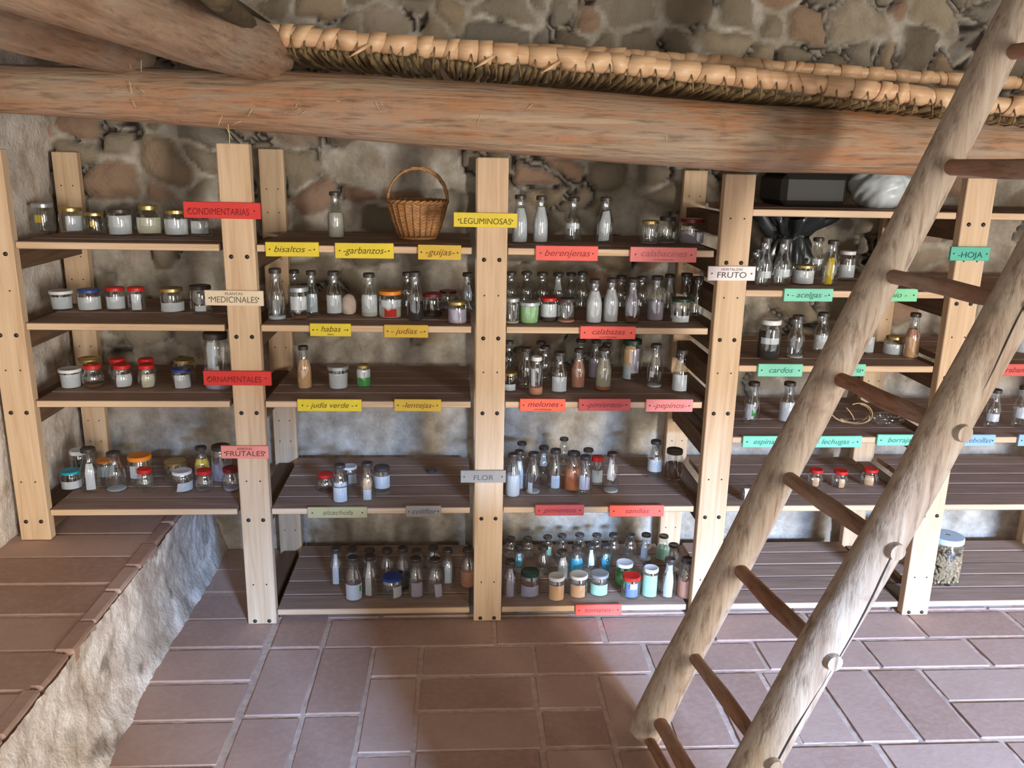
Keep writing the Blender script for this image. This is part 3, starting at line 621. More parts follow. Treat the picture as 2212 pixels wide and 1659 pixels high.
ITEMS = '''
a1|jar|92|503|440|47|s|Ly.33-.6@-.45*.35|empty silver-lidded jar with small yellow sticker, leftmost
a1|jar|152|506|449|50|g|Lw.1-.68@.3*.75|gold-lidded jar with curled white label, second from left
a1|jar|203|508|460|43|g|Ly.35-.62@-.2*.3|small jar with yellow sticker, third from left
a1|jar|258|511|452|50|k|Lw.05-.76@-.1*1.2~.25|dark-lidded jar almost covered by a tilted white label
a1|hex|321|511|444|54|g|Le.08-.6@0*1.25|rounded gold-lidded jar with cream label
a1|jar|380|513|454|51|g|Lw.08-.66@-.1*1.2|gold-lidded jar with broad white label, second from the post
a1|jar|434|513|466|48|k|Lw.15-.75@-.3*.9|small white-labelled jar half under the CONDIMENTARIAS sign
a2|pot|131|673|632|44|w|Lw.08-.7@0*1.25|low white-lidded jar wrapped in white label, leftmost
a2|jar|191|675|625|48|b|Lw.08-.66@0*1.3|blue-lidded jar with broad white label
a2|jar|248|674|621|41|r|Lw.1-.62@0*1.1|red-lidded jar with white label, left of two
a2|jar|294|676|621|37|r|Lw.1-.75@-.1*.55|narrow red-lidded jar with upright white label
a2|jar|370|678|622|52|g|Lw.05-.42@0*1.2~.4|gold-lidded jar with low tilted white label
a2|jar|433|680|617|48|k|Lw.1-.3@-.1*.5|dark-lidded jar with a scrap of paper, next to the post
a3|pot|150|842|802|42|w|Lw.04-.75@0*1.4|low white-lidded jar covered by white label, leftmost
a3|jar|193|Y.25|774|50|g|Lw.2-.5@-1*.3|gold-lidded jar behind the leftmost red-lidded jar
a3|bulb|199|842|788|45|r|Fb.0-.18|bulbous red-lidded jar with few brown seeds
a3|bulb|254|Y.25|775|42|r||red-lidded jar behind the white-labelled bulbous jar
a3|bulb|263|842|788|44|r|Lw.08-.62@.1*.85~.25|bulbous red-lidded jar with white label, middle of three
a3|bulb|316|Y.25|775|40|r||red-lidded jar behind the cream-labelled bulbous jar
a3|bulb|316|842|788|40|r|Le.06-.62@.05*.75~.2|bulbous red-lidded jar with cream label
a3|jar|398|Y.28|776|48|g|Lb.2-.5@-.9*.3|gold-lidded jar behind the blue-lidded jar
a3|jar|391|842|798|42|b|Lw.03-.72@.1*.9~-.1|blue-lidded jar with white label
a3|tall|470|846|718|58|k|Fl.0-.36 Sf.4-.85@-.4*.45|big dark-lidded jar half behind the post
a4|jar|172|Y.34|968|40|w|Lk.25-.7@0*1.2|white-lidded dark jar at the back, leftmost
a4|jar|152|1062|1024|44|t|Lw.08-.5@0*1.3~.1|low teal-lidded jar with white label
a4|bottle|195|1066|964|44|k|Sw.06-.66@-.1*.5|bottle with long white paper strip, left of two bottles
a4|jar|227|Y.34|991|40|o|Lw.1-.7@.1*1|orange-lidded jar with white label behind two bottles
a4|bottle|249|1066|973|43|k|Ff.0-.04|empty bottle beside the bottle with paper strip
a4|jar|303|Y.26|978|52|o|Lw.3-.72@-.5*.5|tall orange-lidded jar behind the small red-lidded jar
a4|bulb|312|1067|1009|38|r||bulbous empty red-lidded jar, left of three
a4|jar|378|Y.3|991|48|g||empty gold-lidded jar at the back, middle
a4|jar|393|1067|1012|44|w|Lw.08-.5@.2*.9~.5|white-lidded jar with tilted white label
a4|bottle|436|Y.3|962|35|k|Ly.42-.66@0*1.1 Lw.2-.42@0*1.1|bottle with yellow and white label
a4|bulb|441|1067|1011|40|r||bulbous empty red-lidded jar, middle of three
a4|tall|479|Y.3|958|44|k|Fl.0-.5|dark-lidded jar behind the FRUTALES sign
a4|bulb|498|1066|1006|40|c|Fl.0-.12|bulbous dark red-lidded jar against the post
b1|bottle|725|516|415|35|k|Fi.0-.55|bottle filled with pale seeds, left of the basket
b2|bottle|597|695|581|38|k|Ff.0-.08|tall empty bottle, leftmost
b2|bottle|637|Y.36|584|31|k||clear bottle at the back, left
b2|bottle|674|686|586|31|k|Lf.1-.5@-.1*.9|bottle with pale label behind the grey-lidded jar
b2|jar|646|692|620|45|s|Lw.3-.72@-.1*.9 Fb.0-.12|grey-lidded jar with white label and few beans
b2|bottle|722|686|587|36|k|Lw.08-.48@-.1*1.1|bottle with square white label beside the cloth bundle
b2|bottle|798|688|591|36|k|Lw.12-.52@0*1.2 Fi.0-.12|bottle with white label and beans left of the orange lid
b2|jar|843|690|628|51|o|Lw.42-.68@.2*1.1 Fi.0-.42 Lr.06-.36@0*.55|wide orange-lidded jar with red square label
b2|bottle|880|Y.36|589|30|k||clear bottle behind the dark bottle
b2|bottle|897|695|588|37|k|Fk.0-.34|bottle with dark seeds, red-rimmed cap
b2|jar|934|687|634|44|c|Fk.0-.16|red-lidded jar right of the dark bottle
b2|jar|968|Y.36|636|40|c|Fl.0-.2|red-lidded jar at the back, right
b2|jar|988|702|651|41|g|Fs.0-.6 Ll.06-.66@0*1.5|small gold-lidded jar wrapped in pinkish paper
b2|bottle|1010|Y.30|590|32|k|Sf.3-.7@0*.7|clear bottle partly behind the middle post
b3|bottle|657|843|748|31|k|Fp.0-.68|bottle filled peach coloured
b3|pot|730|844|790|42|s|Lw.05-.7@0*1.45|grey-lidded jar wrapped in white labels
b3|tall|785|844|788|30|g|Lw.5-.82@0*1.5 Ln.15-.5@0*1.5|slim gold-lidded jar with white and green label
b4|bulb|703|1068|1022|42|r|Fb.0-.06|bulbous red-lidded jar
b4|jar|755|Y.26|1014|34|w|Lw.1-.6@.4*.6|small white-lidded jar behind a bottle
b4|bottle|735|1089|1000|35|k|Lw.03-.42@-.1*1 Lf.45-.55@0*1|bottle with white label at its foot
b4|bottle|794|1086|996|35|k|Sp.34-.62@-.1*.6 Sw.05-.33@-.1*.6|bottle with peach paper inside
b4|jar|825|1072|1004|36|k|Lw.25-.7@0*1.3|dark-lidded jar with white label
b5|bottle|727|1268|1179|32|k|Sw.05-.85@-.2*.5|back row bottle with white paper strip, leftmost
b5|bottle|761|Y.36|1180|31|k||clear back row bottle, second from left
b5|bottle|764|1301|1198|37|k|Lw.04-.4@0*1.3 Ln.22-.36@.9*.18|front bottle with torn white and green label
b5|bottle|799|Y.32|1183|33|k||clear back row bottle behind the paper strip bottle
b5|bottle|800|1295|1196|36|k|Sw.05-.85@-.35*.45|front bottle with long white paper strip
b5|bottle|837|1268|1182|34|k||clear back row bottle behind the blue-lidded jar
b5|bottle|871|1280|1179|33|k|Fk.0-.34|back row bottle with dark seeds
b5|jar|847|1296|1238|46|b|Lw.1-.62@.6*.5|low blue-lidded jar with white label
b5|bottle|900|Y.34|1184|32|k||clear bottle behind the left pink-labelled bottle
b5|bottle|899|1296|1200|36|k|Ll.06-.42@.1*.75|bottle with pinkish label, left of two
b5|bottle|936|Y.34|1177|32|k|Sf.6-.8@-.4*.4|clear bottle behind the right pink-labelled bottle
b5|bottle|940|1297|1202|36|k|Ll.06-.4@.55*.5~-.5|bottle with pinkish label, right of two
b5|bottle|967|1270|1182|32|k|Sf.1-.6@.1*.6|back row bottle with grey paper strip
b5|bottle|1011|1273|1181|34|k|Fs.0-.42|back row bottle with pinkish seeds, by the middle post
c1|bottle|1123|527|422|34|k|Fw.0-.72|bottle filled with white, behind the LEGUMINOSAS sign
c1|bottle|1168|527|424|32|k|Fw.0-.76|bottle filled with white, second from left
c1|bottle|1238|524|427|36|k|Lw.3-.42@0*.9|bottle with narrow white band label
c1|bottle|1307|528|427|37|k|Sw.06-.7@-.2*.8~.6|bottle with slanting white paper
c1|jar|1405|529|477|40|g|Ff.0-.05|small clear gold-lidded jar
c1|hex|1442|529|469|46|k|Ff.0-.05|rounded dark-lidded clear jar
c1|jar|1495|529|473|54|c|Fl.0-.5|wide red-lidded jar with lilac contents
c2|bottle|1103|Y.40|588|34|k||clear back row bottle, leftmost
c2|bottle|1137|Y.40|588|34|k||clear back row bottle, second from left
c2|bottle|1171|Y.40|589|34|k||clear back row bottle, third from left
c2|bottle|1205|Y.40|590|33|k|Sw.52-.86@0*.7|back row bottle with white paper in its neck
c2|bottle|1233|Y.46|590|32|k||clear back row bottle, fifth from left
c2|bottle|1257|Y.38|588|33|k||clear back row bottle left of the white-filled bottles
c2|jar|1106|701|644|34|s|Fi.0-.08|grey-lidded clear jar against the middle post
c2|pot|1144|702|652|42|s|Fh.0-.8|jar filled pale green
c2|jar|1186|697|643|38|r|Lw.2-.75@0*1.3 Fk.0-.2|red-lidded jar with white label and dark seeds
c2|jar|1224|700|645|38|k|Fs.0-.1|dark-lidded jar with few brown beans
c2|bottle|1341|Y.38|596|32|k||clear bottle behind the right white-filled bottle
c2|bottle|1284|701|604|34|k|Fw.0-.72|bottle filled with white, left of two
c2|bottle|1320|699|602|33|k|Fw.0-.74|bottle filled with white, right of two
c2|bottle|1386|Y.4|598|31|k||clear bottle behind the lilac paper bottle
c2|bottle|1366|700|602|34|k|Sl.16-.76@-.2*.8~.5 Fb.0-.12|bottle with lilac paper and brown seeds
c2|bottle|1417|696|597|36|k|Fl.0-.44|bottle half filled with lilac
c2|bottle|1445|Y.36|593|30|k|Sw.5-.9@.2*.6|back row bottle with white slip in its neck
c2|bottle|1481|Y.3|591|36|k||clear bottle behind the green-lidded jar
c2|jar|1472|701|644|46|d|Lw.06-.32@0*.9~.2|green-lidded jar with low white label
c2|bottle|1507|Y.26|598|30|k||clear bottle right of the green-lidded jar
c3|bottle|1099|Y.4|737|30|k||clear back row bottle against the middle post
c3|jar|1101|848|812|34|g|Lw.06-.4@0*.9|low gold-lidded jar with white label, leftmost
c3|bottle|1136|842|752|33|k||clear bottle left of the white-capped bottle
c3|bottle|1177|Y.3|748|32|k||clear bottle right of the white-capped bottle
c3|bottle|1168|Y.42|738|30|k||clear bottle at the very back, left
c3|milk|1158|857|771|31|w|Fs.0-.2 Sw.25-.7@-.5*.35~-.3|white-capped bottle with pink seeds and white slip
c3|bottle|1208|853|761|36|k|Lw.06-.42@.1*1.1|bottle with square white label, left of two
c3|bottle|1254|Y.42|733|31|k||clear bottle at the very back, middle
c3|bottle|1249|846|754|30|k|Fs.06-.72|bottle with rolled pinkish contents
c3|bottle|1286|Y.36|735|30|k|Fl.0-.5|back row bottle with lilac contents
c3|bottle|1310|Y.36|742|30|k||clear bottle behind the yellowish bottle
c3|bottle|1304|847|750|34|k|Fe.08-.72 Fo.0-.08|bottle with yellowish contents
c3|tall|1364|826|733|46|d|Sp.4-.85@-.4*.7~.3 Sl.2-.8@.4*.5 Sf.05-.4@-.5*.5|tall green-lidded jar with orange and lilac papers
c3|bottle|1415|841|744|34|k|Lw.26-.4@-.45*.3 Ff.0-.05|bottle with tiny white sticker
c3|bottle|1470|854|756|35|k|Lw.08-.45@-.1*1.1|bottle with square white label, right of two
c4|bottle|1127|Y.4|953|30|k||clear bottle at the very back, left
c4|bottle|1121|1062|971|30|k|Sf.05-.75@.1*.7|bottle with pale blue slip behind the leftmost bottle
c4|bottle|1108|1077|977|32|k|Fw.0-.5|leftmost front bottle with white contents
c4|bottle|1152|1071|975|33|k|Sw.06-.3@-.5*.4 Fi.0-.05|clear bottle with paper bits, second from left
c4|bottle|1174|Y.32|962|31|k|Sf.4-.8@0*.6|bottle at the back with pale slip, third from left
c4|bottle|1199|1067|968|33|k|Lw.12-.42@.1*.6|bottle with narrow white label
c4|bottle|1218|Y.46|944|27|k||clear bottle standing furthest back
c4|bottle|1238|1067|973|39|k|Fo.04-.6|bottle filled with orange brown seeds
c4|bottle|1270|Y.3|967|31|k||clear bottle behind the two-slip bottle
c4|jar|1290|Y.24|984|28|r|Lw.1-.55@.1*1|small red-lidded jar at the back with white label
c4|bottle|1263|1078|982|33|k|Sw.2-.55@-.4*.5 Sl.2-.5@.5*.4|bottle with two paper slips
c4|bottle|1321|1069|975|33|k|Sw.35-.85@-.2*.5~-.4 Ff.0-.05|bottle with twisted white slip
c4|bottle|1415|1037|949|33|k|Lw.2-.52@0*1.25|lone bottle with white band label
c4|jar|1456|1040|967|37|k|Fb.0-.5|dark-lidded jar with brown contents
c5|bottle|1103|Y.44|1158|28|k||clear third row bottle by the middle post
c5|bottle|1140|Y.44|1158|28|k||clear third row bottle, second from left
c5|bottle|1183|Y.44|1155|28|k|Sm.1-.5@.3*.5|third row bottle with pale green slip
c5|bottle|1214|Y.44|1152|28|k||clear third row bottle, fourth from left
c5|bottle|1252|Y.44|1150|29|k||clear third row bottle, fifth from left
c5|bottle|1289|Y.44|1151|29|k||clear third row bottle, sixth from left
c5|bottle|1325|Y.4|1150|30|k||clear third row bottle, right of the bright cyan bottle
c5|bottle|1361|Y.4|1151|30|k||clear third row bottle, behind the green-filled jar
c5|bottle|1395|Y.4|1150|30|k|Sw.1-.8@-.2*.6|third row bottle with white strip
c5|bottle|1433|Y.4|1153|29|k|Fm.0-.5|third row bottle with greenish contents, rightmost
c5|bottle|1121|Y.3|1175|30|k|Sc.3-.75@0*.6|second row bottle with blue slip, near the middle post
c5|bottle|1173|Y.27|1177|31|k||clear second row bottle behind the green-lidded jar
c5|bottle|1214|Y.22|1186|32|k|Sw.1-.8@.1*.9~.5|second row bottle with white slip
c5|bottle|1245|Y.27|1175|31|k|Lc.2-.6@0*1.2|second row bottle with blue label, left of two
c5|bottle|1276|Y.29|1173|31|k|Sw.3-.85@.2*.5|second row bottle with white slip between two blue ones
c5|bottle|1308|Y.29|1173|31|k|Sc.1-.66@.1*.65|second row bottle with bright cyan slip
c5|bottle|1400|Y.2|1214|30|k||clear bottle behind the mint-labelled tall jar
c5|bottle|1454|Y.3|1172|31|k||clear second row bottle, right
c5|bottle|1102|1295|1207|32|k|Sl.05-.8@0*.6|front bottle with lilac strip, leftmost
c5|jar|1145|1296|1227|43|d|Ll.1-.5@0*1.1|green-lidded jar with lilac label
c5|jar|1202|1302|1238|38|w|Lp.06-.68@.1*1|white-lidded jar with peach label, left of two
c5|jar|1250|1295|1234|42|w|Lp.05-.62@-.05*.85|white-lidded jar with peach label, right of two
c5|jar|1295|1292|1232|42|s|Lm.08-.58@0*1.1|grey-lidded jar with mint label
c5|jar|1349|1270|1209|40|w|Fn.0-.6|white-lidded jar with green contents
c5|jar|1364|1298|1237|42|r|Su.1-.75@.2*.8 Lw.5-.75@.3*.4|red-lidded jar with blue and white papers
c5|tall|1405|1295|1221|37|w|Lm.06-.8@-.05*1|tall white-lidded jar with mint label
c5|bottle|1445|1297|1202|34|k|Sw.05-.85@-.1*.7~.3|front bottle with white slip, second from right
c5|bottle|1483|1297|1202|40|k|Fs.0-.45|front bottle with brownish contents by the right post
d1|bottle|1633|Y.2|538|30|k||clear bottle mostly behind the FRUTO post
d1|bottle|1651|621|514|35|k|Lw.18-.32@0*1.1|bottle with low white band label, left of two
d1|bottle|1691|620|516|37|k|Lw.2-.36@0*1.1|bottle with low white band label, right of two
d1|bottle|1764|Y.36|514|33|k|Lw.35-.48@.1*.7|bottle with white label behind the gold-lidded jar
d1|jar|1738|617|576|46|g|Lw.05-.74@-.1*1.4|squat gold-lidded jar wrapped in white
d1|bottle|1795|619|520|34|k|Sy.03-.62@-.2*.55~.35|bottle with yellow paper slip
d1|tall|1830|609|543|36|w|Lw.12-.55@.2*1.1|tall white-lidded jar with white label by the ladder
d1|bottle|1953|Y.3|558|26|k||clear bottle behind the ladder rung
d2|tall|1662|779|691|49|w|Fk.0-.66 Lw.4-.56@.1*.9|large white-lidded jar of dark seeds
d2|bottle|1720|778|682|36|k|Ff.0-.05|empty bottle beside the large dark jar
d2|bottle|1775|766|676|34|k|Lw.12-.46@-.1*1|white-labelled bottle left of the ladder rail
d2|bottle|1875|768|673|35|k|Lw.06-.42@-.1*1.1|white-labelled bottle right of the ladder rail
d2|hex|1933|774|728|46|g|Lw.06-.62@.1*1.2|squat gold-lidded jar with white label
d2|bottle|1971|773|677|32|k|Fp.0-.48 Fs.48-.64|bottle filled peach coloured
d3|bottle|1625|920|826|35|k|Lw.15-.5@-.3*.6 Ln.22-.36@.25*.22|bottle with white and green label, leftmost
d3|bottle|1702|917|826|36|k|Lw.06-.52@-.1*1.2|bottle with large white label beside the ladder rail
d3|bottle|1763|916|832|34|k|Lw.1-.42@.4*.8|white-labelled bottle mostly hidden by the ladder rail
d4|bulb|1764|1056|1011|36|r|Sp.06-.6@.1*.45|left of three red-lidded jars with rolled paper
d4|bulb|1817|1059|1013|37|r|Sp.06-.6@.35*.4|middle of three red-lidded jars with rolled paper
d4|bulb|1881|1055|1012|39|r|Sp.1-.66@0*.6|right of three red-lidded jars with rolled paper
e2|bottle|2210|772|680|36|k|Lw.1-.5@0*1|white-labelled bottle cut off
e3|bottle|2076|927|840|32|k||clear bottle mostly behind the ladder's right rail
e3|bottle|2146|929|842|32|k|Lw.2-.4@.1*.9|white-labelled bottle standing clear
e3|bottle|2207|928|835|34|k|Lw.25-.5@0*1|white-labelled bottle at the photo edge
'''
def on_sight(px, Y, zb, y0):
    """the point on plane Y and height zb that lies in the picture column px"""
    lo, hi = y0-60, y0+400
    for _ in range(36):
        mid = (lo+hi)/2
        if P(px, mid, 1, Y)[2] > zb: lo = mid
        else: hi = mid
    return P(px, lo, 1, Y)
items = []
for ln in ITEMS.strip().splitlines():
    sk, kind, px, yb, yt, w, lid, spec, desc = ln.split('|')
    px = float(px); yt = float(yt); w = float(w); lv, where, grp = SHELF[sk]; z = ZB[lv]
    if yb[0] == 'Y': Y = float(yb[1:]); fixed = False
    else:
        f = P(px, float(yb), 2, z); Y = f[1]+w/2/F*depth(f); fixed = True
    items.append(dict(sk=sk, kind=kind, px=px, yt=yt, w=w, lid=lid, spec=spec, label=desc+' '+where, grp=grp, z=z, Y=Y, fixed=fixed, k=1.0))
def place(t):
    p = on_sight(t['px'], t['Y'], t['z']+.07, t['yt']); t['R'] = t['w']/2/F*depth(p)*t['k']; t['X'] = p[0]
    Y = min(max(t['Y'], .018+t['R']), .548-t['R'])
    if abs(Y-t['Y']) > 1e-5: t['Y'] = Y; t['X'] = on_sight(t['px'], Y, t['z']+.07, t['yt'])[0]
for t in items: place(t)
for it in range(80):
    moved = False
    for i, a in enumerate(items):
        for b in items[i+1:]:
            if a['z'] != b['z']: continue
            ov = a['R']+b['R']+.002-math.hypot(a['X']-b['X'], a['Y']-b['Y'])
            if ov > 0:
                n, fr = (a, b) if a['Y'] > b['Y'] else (b, a); moved = True
                n['Y'] += ov*(.35 if n['fixed'] else .8); fr['Y'] -= ov*(.35 if fr['fixed'] else .1)
                if it > 50: a['k'] *= .985; b['k'] *= .985
                place(a); place(b)
    if not moved: break
for t in items:
    top = P(t['px'], t['yt'], 1, t['Y']+(t['R']*.6 if t['z'] < .6 else 0)); H = min(max(top[2]-t['z'], .07), .235)
    vessel(t['kind'], (t['X'], t['Y'], t['z']+.002), t['R'], H, t['lid'], t['spec'], t['label'], t['grp'])
    if len(t['label'].split()) > 16: print('LONG', t['label'])
# big jar of peanuts on the lowest shelf, right
def peanut_jar():
    z = ZB['S5']; f = P(2052, 1270, 2, z); R = 74/2/F*depth(f); Y = f[1]+R; H = .20
    face = math.atan2(CAM[0]-f[0], -(CAM[1]-Y))
    root = tag(empty('storage_jar', (f[0], Y, z+.003), None, face), 'large glass jar of peanuts with pale lid on the lowest right shelf', 'jar')
    pf = [(.02, .006), (R*.93, .002), (R, .012), (R, H*.72), (R*.96, H*.79), (R*.84, H*.85), (R*.84, H*.92)]
    MB().lathe(pf, 32).build('body', M['glass'], root, True)
    l = MB().lathe([(R*.88, H*.865), (R*.92, H*.875), (R*.92, H*.965), (R*.88, H*.985), (.01, H*.985)], 30).build('lid', plain('pale_blue_lid', rgb(196, 214, 222), .4), root, True, 40)
    r = random.Random(3); mb = MB()
    for k in range(520):
        a = r.uniform(0, 2*math.pi); zz = r.uniform(.012, H*.62); rr = R*.86*(1 if r.random() < .75 else r.uniform(.2, 1))
        c = np.array([rr*math.cos(a), rr*math.sin(a), zz]); d = np.array([-math.sin(a)*r.uniform(-1, 1), math.cos(a)*r.uniform(-1, 1), r.uniform(-1, 1)]); d /= np.linalg.norm(d)+1e-6
        s = .0095*r.uniform(.8, 1.15); mb.tube([c-d*s*1.5, c-d*s*1.1, c-d*s*.6, c, c+d*s*.6, c+d*s*1.1, c+d*s*1.5], [s*.2, s*.55, s*.66, s*.5, s*.66, s*.55, s*.2], 7)
    pn = mb.build('peanuts', plain('peanuts', rgb(176, 152, 118), .8, noisy=.25, nscale=120), root, True); pn['kind'] = 'stuff'
peanut_jar()

# bottle lying on its side behind the ladder
def lying():
    z = ZB['S4']; A = P(1604, 1086, 2, z); R = .026
    root = tag(empty('glass_bottle', (A[0], A[1]+R, z+R+.001)), 'bottle lying on its side on the slatted shelf behind the ladder', 'bottle')
    root.rotation_euler = (0, math.pi/2, -.12)
    pf, lr, lz = PROF['bottle']; H = .15
    MB().lathe([(r*R, q*H) for r, q in pf], 24).build('body', M['glass'], root, True)
    m = MB().lathe([(lr*R*.96, lz*H), (lr*R, lz*H+.001), (lr*R, H*.985), (.001, H*.985)], 20).build('lid', M['lid_s'], root, True, 40)
    pt_ = patch('bottle', .06, .4, 0, 1.2, 1.03, 0); pt_.v = [(v[0]*R, v[1]*R, v[2]*H) for v in pt_.v]; pt_.build('paper_label', M['col_w'], root, True)
lying()
# loose dark cap
c = P(932, 1019, 2, ZB['S4'])
tag(MB().lathe([(.02, .0005), (.021, .001), (.021, .011), (.019, .013), (.001, .013)], 24, (c[0], c[1], ZB['S4'])).build('jar_cap', M['lid_k'], None, True, 40), 'loose dark cap lying on the shelf left of the FLOR sign', 'cap')

# ------------------------------------------------------------------ signs
PAINT = {'red': (214, 50, 42), 'cream': (226, 206, 176), 'salmon': (232, 140, 122), 'yellow': (222, 196, 40), 'mustard': (208, 168, 48), 'grey': (150, 140, 126), 'white': (240, 226, 222),
         'teal': (70, 172, 146), 'green': (120, 204, 172), 'orange': (238, 96, 66), 'coral': (232, 92, 78), 'pink': (238, 140, 140), 'brick': (206, 84, 76), 'rose': (226, 122, 116), 'olive': (176, 166, 122), 'blue': (140, 176, 202), 'lgreen': (124, 204, 150)}
for k, c in PAINT.items(): M['paint_'+k] = plain('paint_'+k, rgb(*c), .55, noisy=.07, nscale=18)
INK = {'red': (120, 26, 22), 'salmon': (110, 56, 44), 'yellow': (98, 82, 18), 'mustard': (110, 80, 22), 'cream': (112, 98, 82), 'grey': (92, 84, 78), 'white': (80, 74, 74), 'teal': (24, 84, 74), 'green': (60, 124, 110), 'orange': (140, 40, 26),
       'coral': (160, 52, 44), 'pink': (160, 84, 84), 'brick': (150, 50, 46), 'rose': (176, 104, 104), 'olive': (112, 102, 64), 'blue': (88, 116, 142), 'lgreen': (56, 124, 88)}
for k, c in INK.items(): M['ink_'+k] = plain('ink_'+k, rgb(*c), .8)
def text_mesh(body, size, shear):
    cu = bpy.data.curves.new('t', 'FONT'); cu.body = body; cu.size = size; cu.shear = shear; cu.align_x = 'CENTER'; cu.align_y = 'CENTER'; cu.extrude = .0003
    cu.offset = 0.0; o = bpy.data.objects.new('t', cu); COL.objects.link(o)
    dg = bpy.context.evaluated_depsgraph_get(); me = bpy.data.meshes.new_from_object(o.evaluated_get(dg)); bpy.data.objects.remove(o); return me
def sign(x0, y0, x1, y1, paint, text, sub=None, top=None, on='shelf', label='', script=True, tilt=0):
    Yf = .0115 if on == 'shelf' else -.0005
    a = P(x0, y0, 1, Yf); b = P(x1, y1, 1, Yf); cx, cz = (a[0]+b[0])/2, (a[2]+b[2])/2; w = abs(b[0]-a[0]); h = (y1-y0)/F*depth(a)*1.03
    if abs(x1-x0) < 5: return
    root = empty('name_sign', (cx, Yf-.0105, cz)); root.rotation_euler = (0, tilt, 0)
    tag(root, label, 'sign', 'painted plant name signs')
    MB().box(-w/2, w/2, 0, .010, -h/2, h/2, .0012).build('board', M['paint_'+paint], root, True, 30)
    def put(t, size, dz, shear, maxw, name='lettering'):
        me = text_mesh(t, size, shear); me.name = name; me.materials.clear(); me.materials.append(M['ink_'+paint])
        o = bpy.data.objects.new(name, me); COL.objects.link(o); o.parent = root; o.rotation_euler = (math.pi/2, 0, 0); o.location = (-.05*w if on == 'post' and len(t) > 11 else 0, -.0006, dz-(.1*h if on == 'post' and not top else 0))
        xs = [v.co.x for v in me.vertices]; tw = max(xs)-min(xs)
        sx = min(maxw/tw, 1.15); o.scale = (sx, 1, 1)
    if text: put(text, h*(.62 if script else .58), (-.12*h if top else .06*h if sub else 0), .32 if script else .05, w*(.74 if script else .80))
    if sub: put(sub, h*.22, -.34*h, .2, w*.5, 'small_lettering')
    if top: put(top, h*.24, .28*h, .05, w*.45, 'small_lettering')
    nl = MB()
    for sx in (-.42, .42): nl.box(sx*w-.0022, sx*w+.0022, -.0015, .001, -.0022, .0022)
    nl.build('nail', M['nail'], root)
SG = [
 (397, 437, 565, 471, 'red', 'CONDIMENTARIAS', None, None, 'post'), (443, 627, 571, 659, 'cream', 'MEDICINALES', None, 'PLANTAS', 'post'), (440, 800, 588, 831, 'red', 'ORNAMENTALES', None, None, 'post'),
 (478, 961, 582, 989, 'salmon', 'FRUTALES', None, 'ARBOLES', 'post'), (980, 460, 1117, 490, 'yellow', 'LEGUMINOSAS', None, None, 'post'), (995, 1014, 1092, 1041, 'grey', 'FLOR', None, None, 'post'),
 (1529, 575, 1628, 605, 'white', 'FRUTO', None, 'HORTALIZAS', 'post'), (2052, 533, 2132, 562, 'teal', '-HOJA', None, None, 'post'),
 (574, 523, 690, 553, 'yellow', 'bisaltos -', None, None, 'shelf'), (724, 525, 851, 557, 'yellow', '-garbanzos-', None, None, 'shelf'), (903, 529, 996, 560, 'mustard', '-guijas-', None, None, 'shelf'),
 (670, 698, 759, 725, 'yellow', '- habas -', 'fabas', None, 'shelf'), (830, 701, 925, 728, 'mustard', '- judias -', None, None, 'shelf'), (643, 861, 782, 887, 'yellow', '- judia verde -', None, None, 'shelf'), (852, 861, 953, 887, 'mustard', '-lentejas-', None, None, 'shelf'),
 (665, 1093, 794, 1117, 'olive', 'alcachofa', None, None, 'shelf'), (877, 1090, 953, 1115, 'grey', 'coliflor', None, None, 'shelf'),
 (1157, 531, 1290, 562, 'coral', 'berenjenas', None, None, 'shelf'), (1361, 534, 1502, 565, 'rose', 'calabacines', 'cucurbitaceas', None, 'shelf'), (1253, 704, 1371, 731, 'coral', 'calabazas', 'cucurbitaceas', None, 'shelf'),
 (1123, 860, 1220, 887, 'orange', 'melones', 'cucurbitaceas', None, 'shelf'), (1250, 860, 1360, 886, 'brick', '-pimientos-', None, None, 'shelf'), (1395, 861, 1494, 888, 'pink', '-pepinos-', None, None, 'shelf'),
 (1156, 1088, 1260, 1112, 'brick', 'pimientos', None, None, 'shelf'), (1316, 1089, 1432, 1114, 'coral', 'sandias', None, None, 'shelf'), (1243, 1303, 1341, 1327, 'coral', 'tomates-', None, None, 'shelf'),
 (1693, 623, 1795, 650, 'green', '- acelgas -', None, None, 'shelf'), (1878, 623, 1977, 650, 'lgreen', '- apio -', None, None, 'shelf'), (1637, 785, 1730, 812, 'green', 'cardos', None, None, 'shelf'), (1790, 785, 1865, 811, 'green', 'achicoria', None, None, 'shelf'),
 (1604, 940, 1712, 965, 'green', 'espinacas', None, None, 'shelf'), (1745, 940, 1857, 965, 'green', '- lechugas -', None, None, 'shelf'), (1894, 937, 1990, 961, 'green', 'borrajas', None, None, 'shelf'),
 (2073, 937, 2144, 962, 'blue', 'cebollas', None, None, 'shelf'), (2199, 937, 2275, 962, 'blue', None, None, None, 'shelf'), (2152, 785, 2240, 811, 'brick', '-rabanos-', None, None, 'shelf'), (1600, 1092, 1678, 1114, 'coral', None, None, None, 'shelf')]
SL = {'CONDIMENTARIAS': 'long red CONDIMENTARIAS sign at the top of the second post', 'MEDICINALES': 'cream MEDICINALES sign on the second post', 'ORNAMENTALES': 'red ORNAMENTALES sign on the second post', 'FRUTALES': 'salmon FRUTALES sign low on the second post',
      'LEGUMINOSAS': 'yellow LEGUMINOSAS sign on the middle post', 'FLOR': 'bare grey wooden FLOR sign on the middle post', 'FRUTO': 'pale FRUTO sign on the post left of the ladder', '-HOJA': 'dark teal sign on the post behind the ladder'}
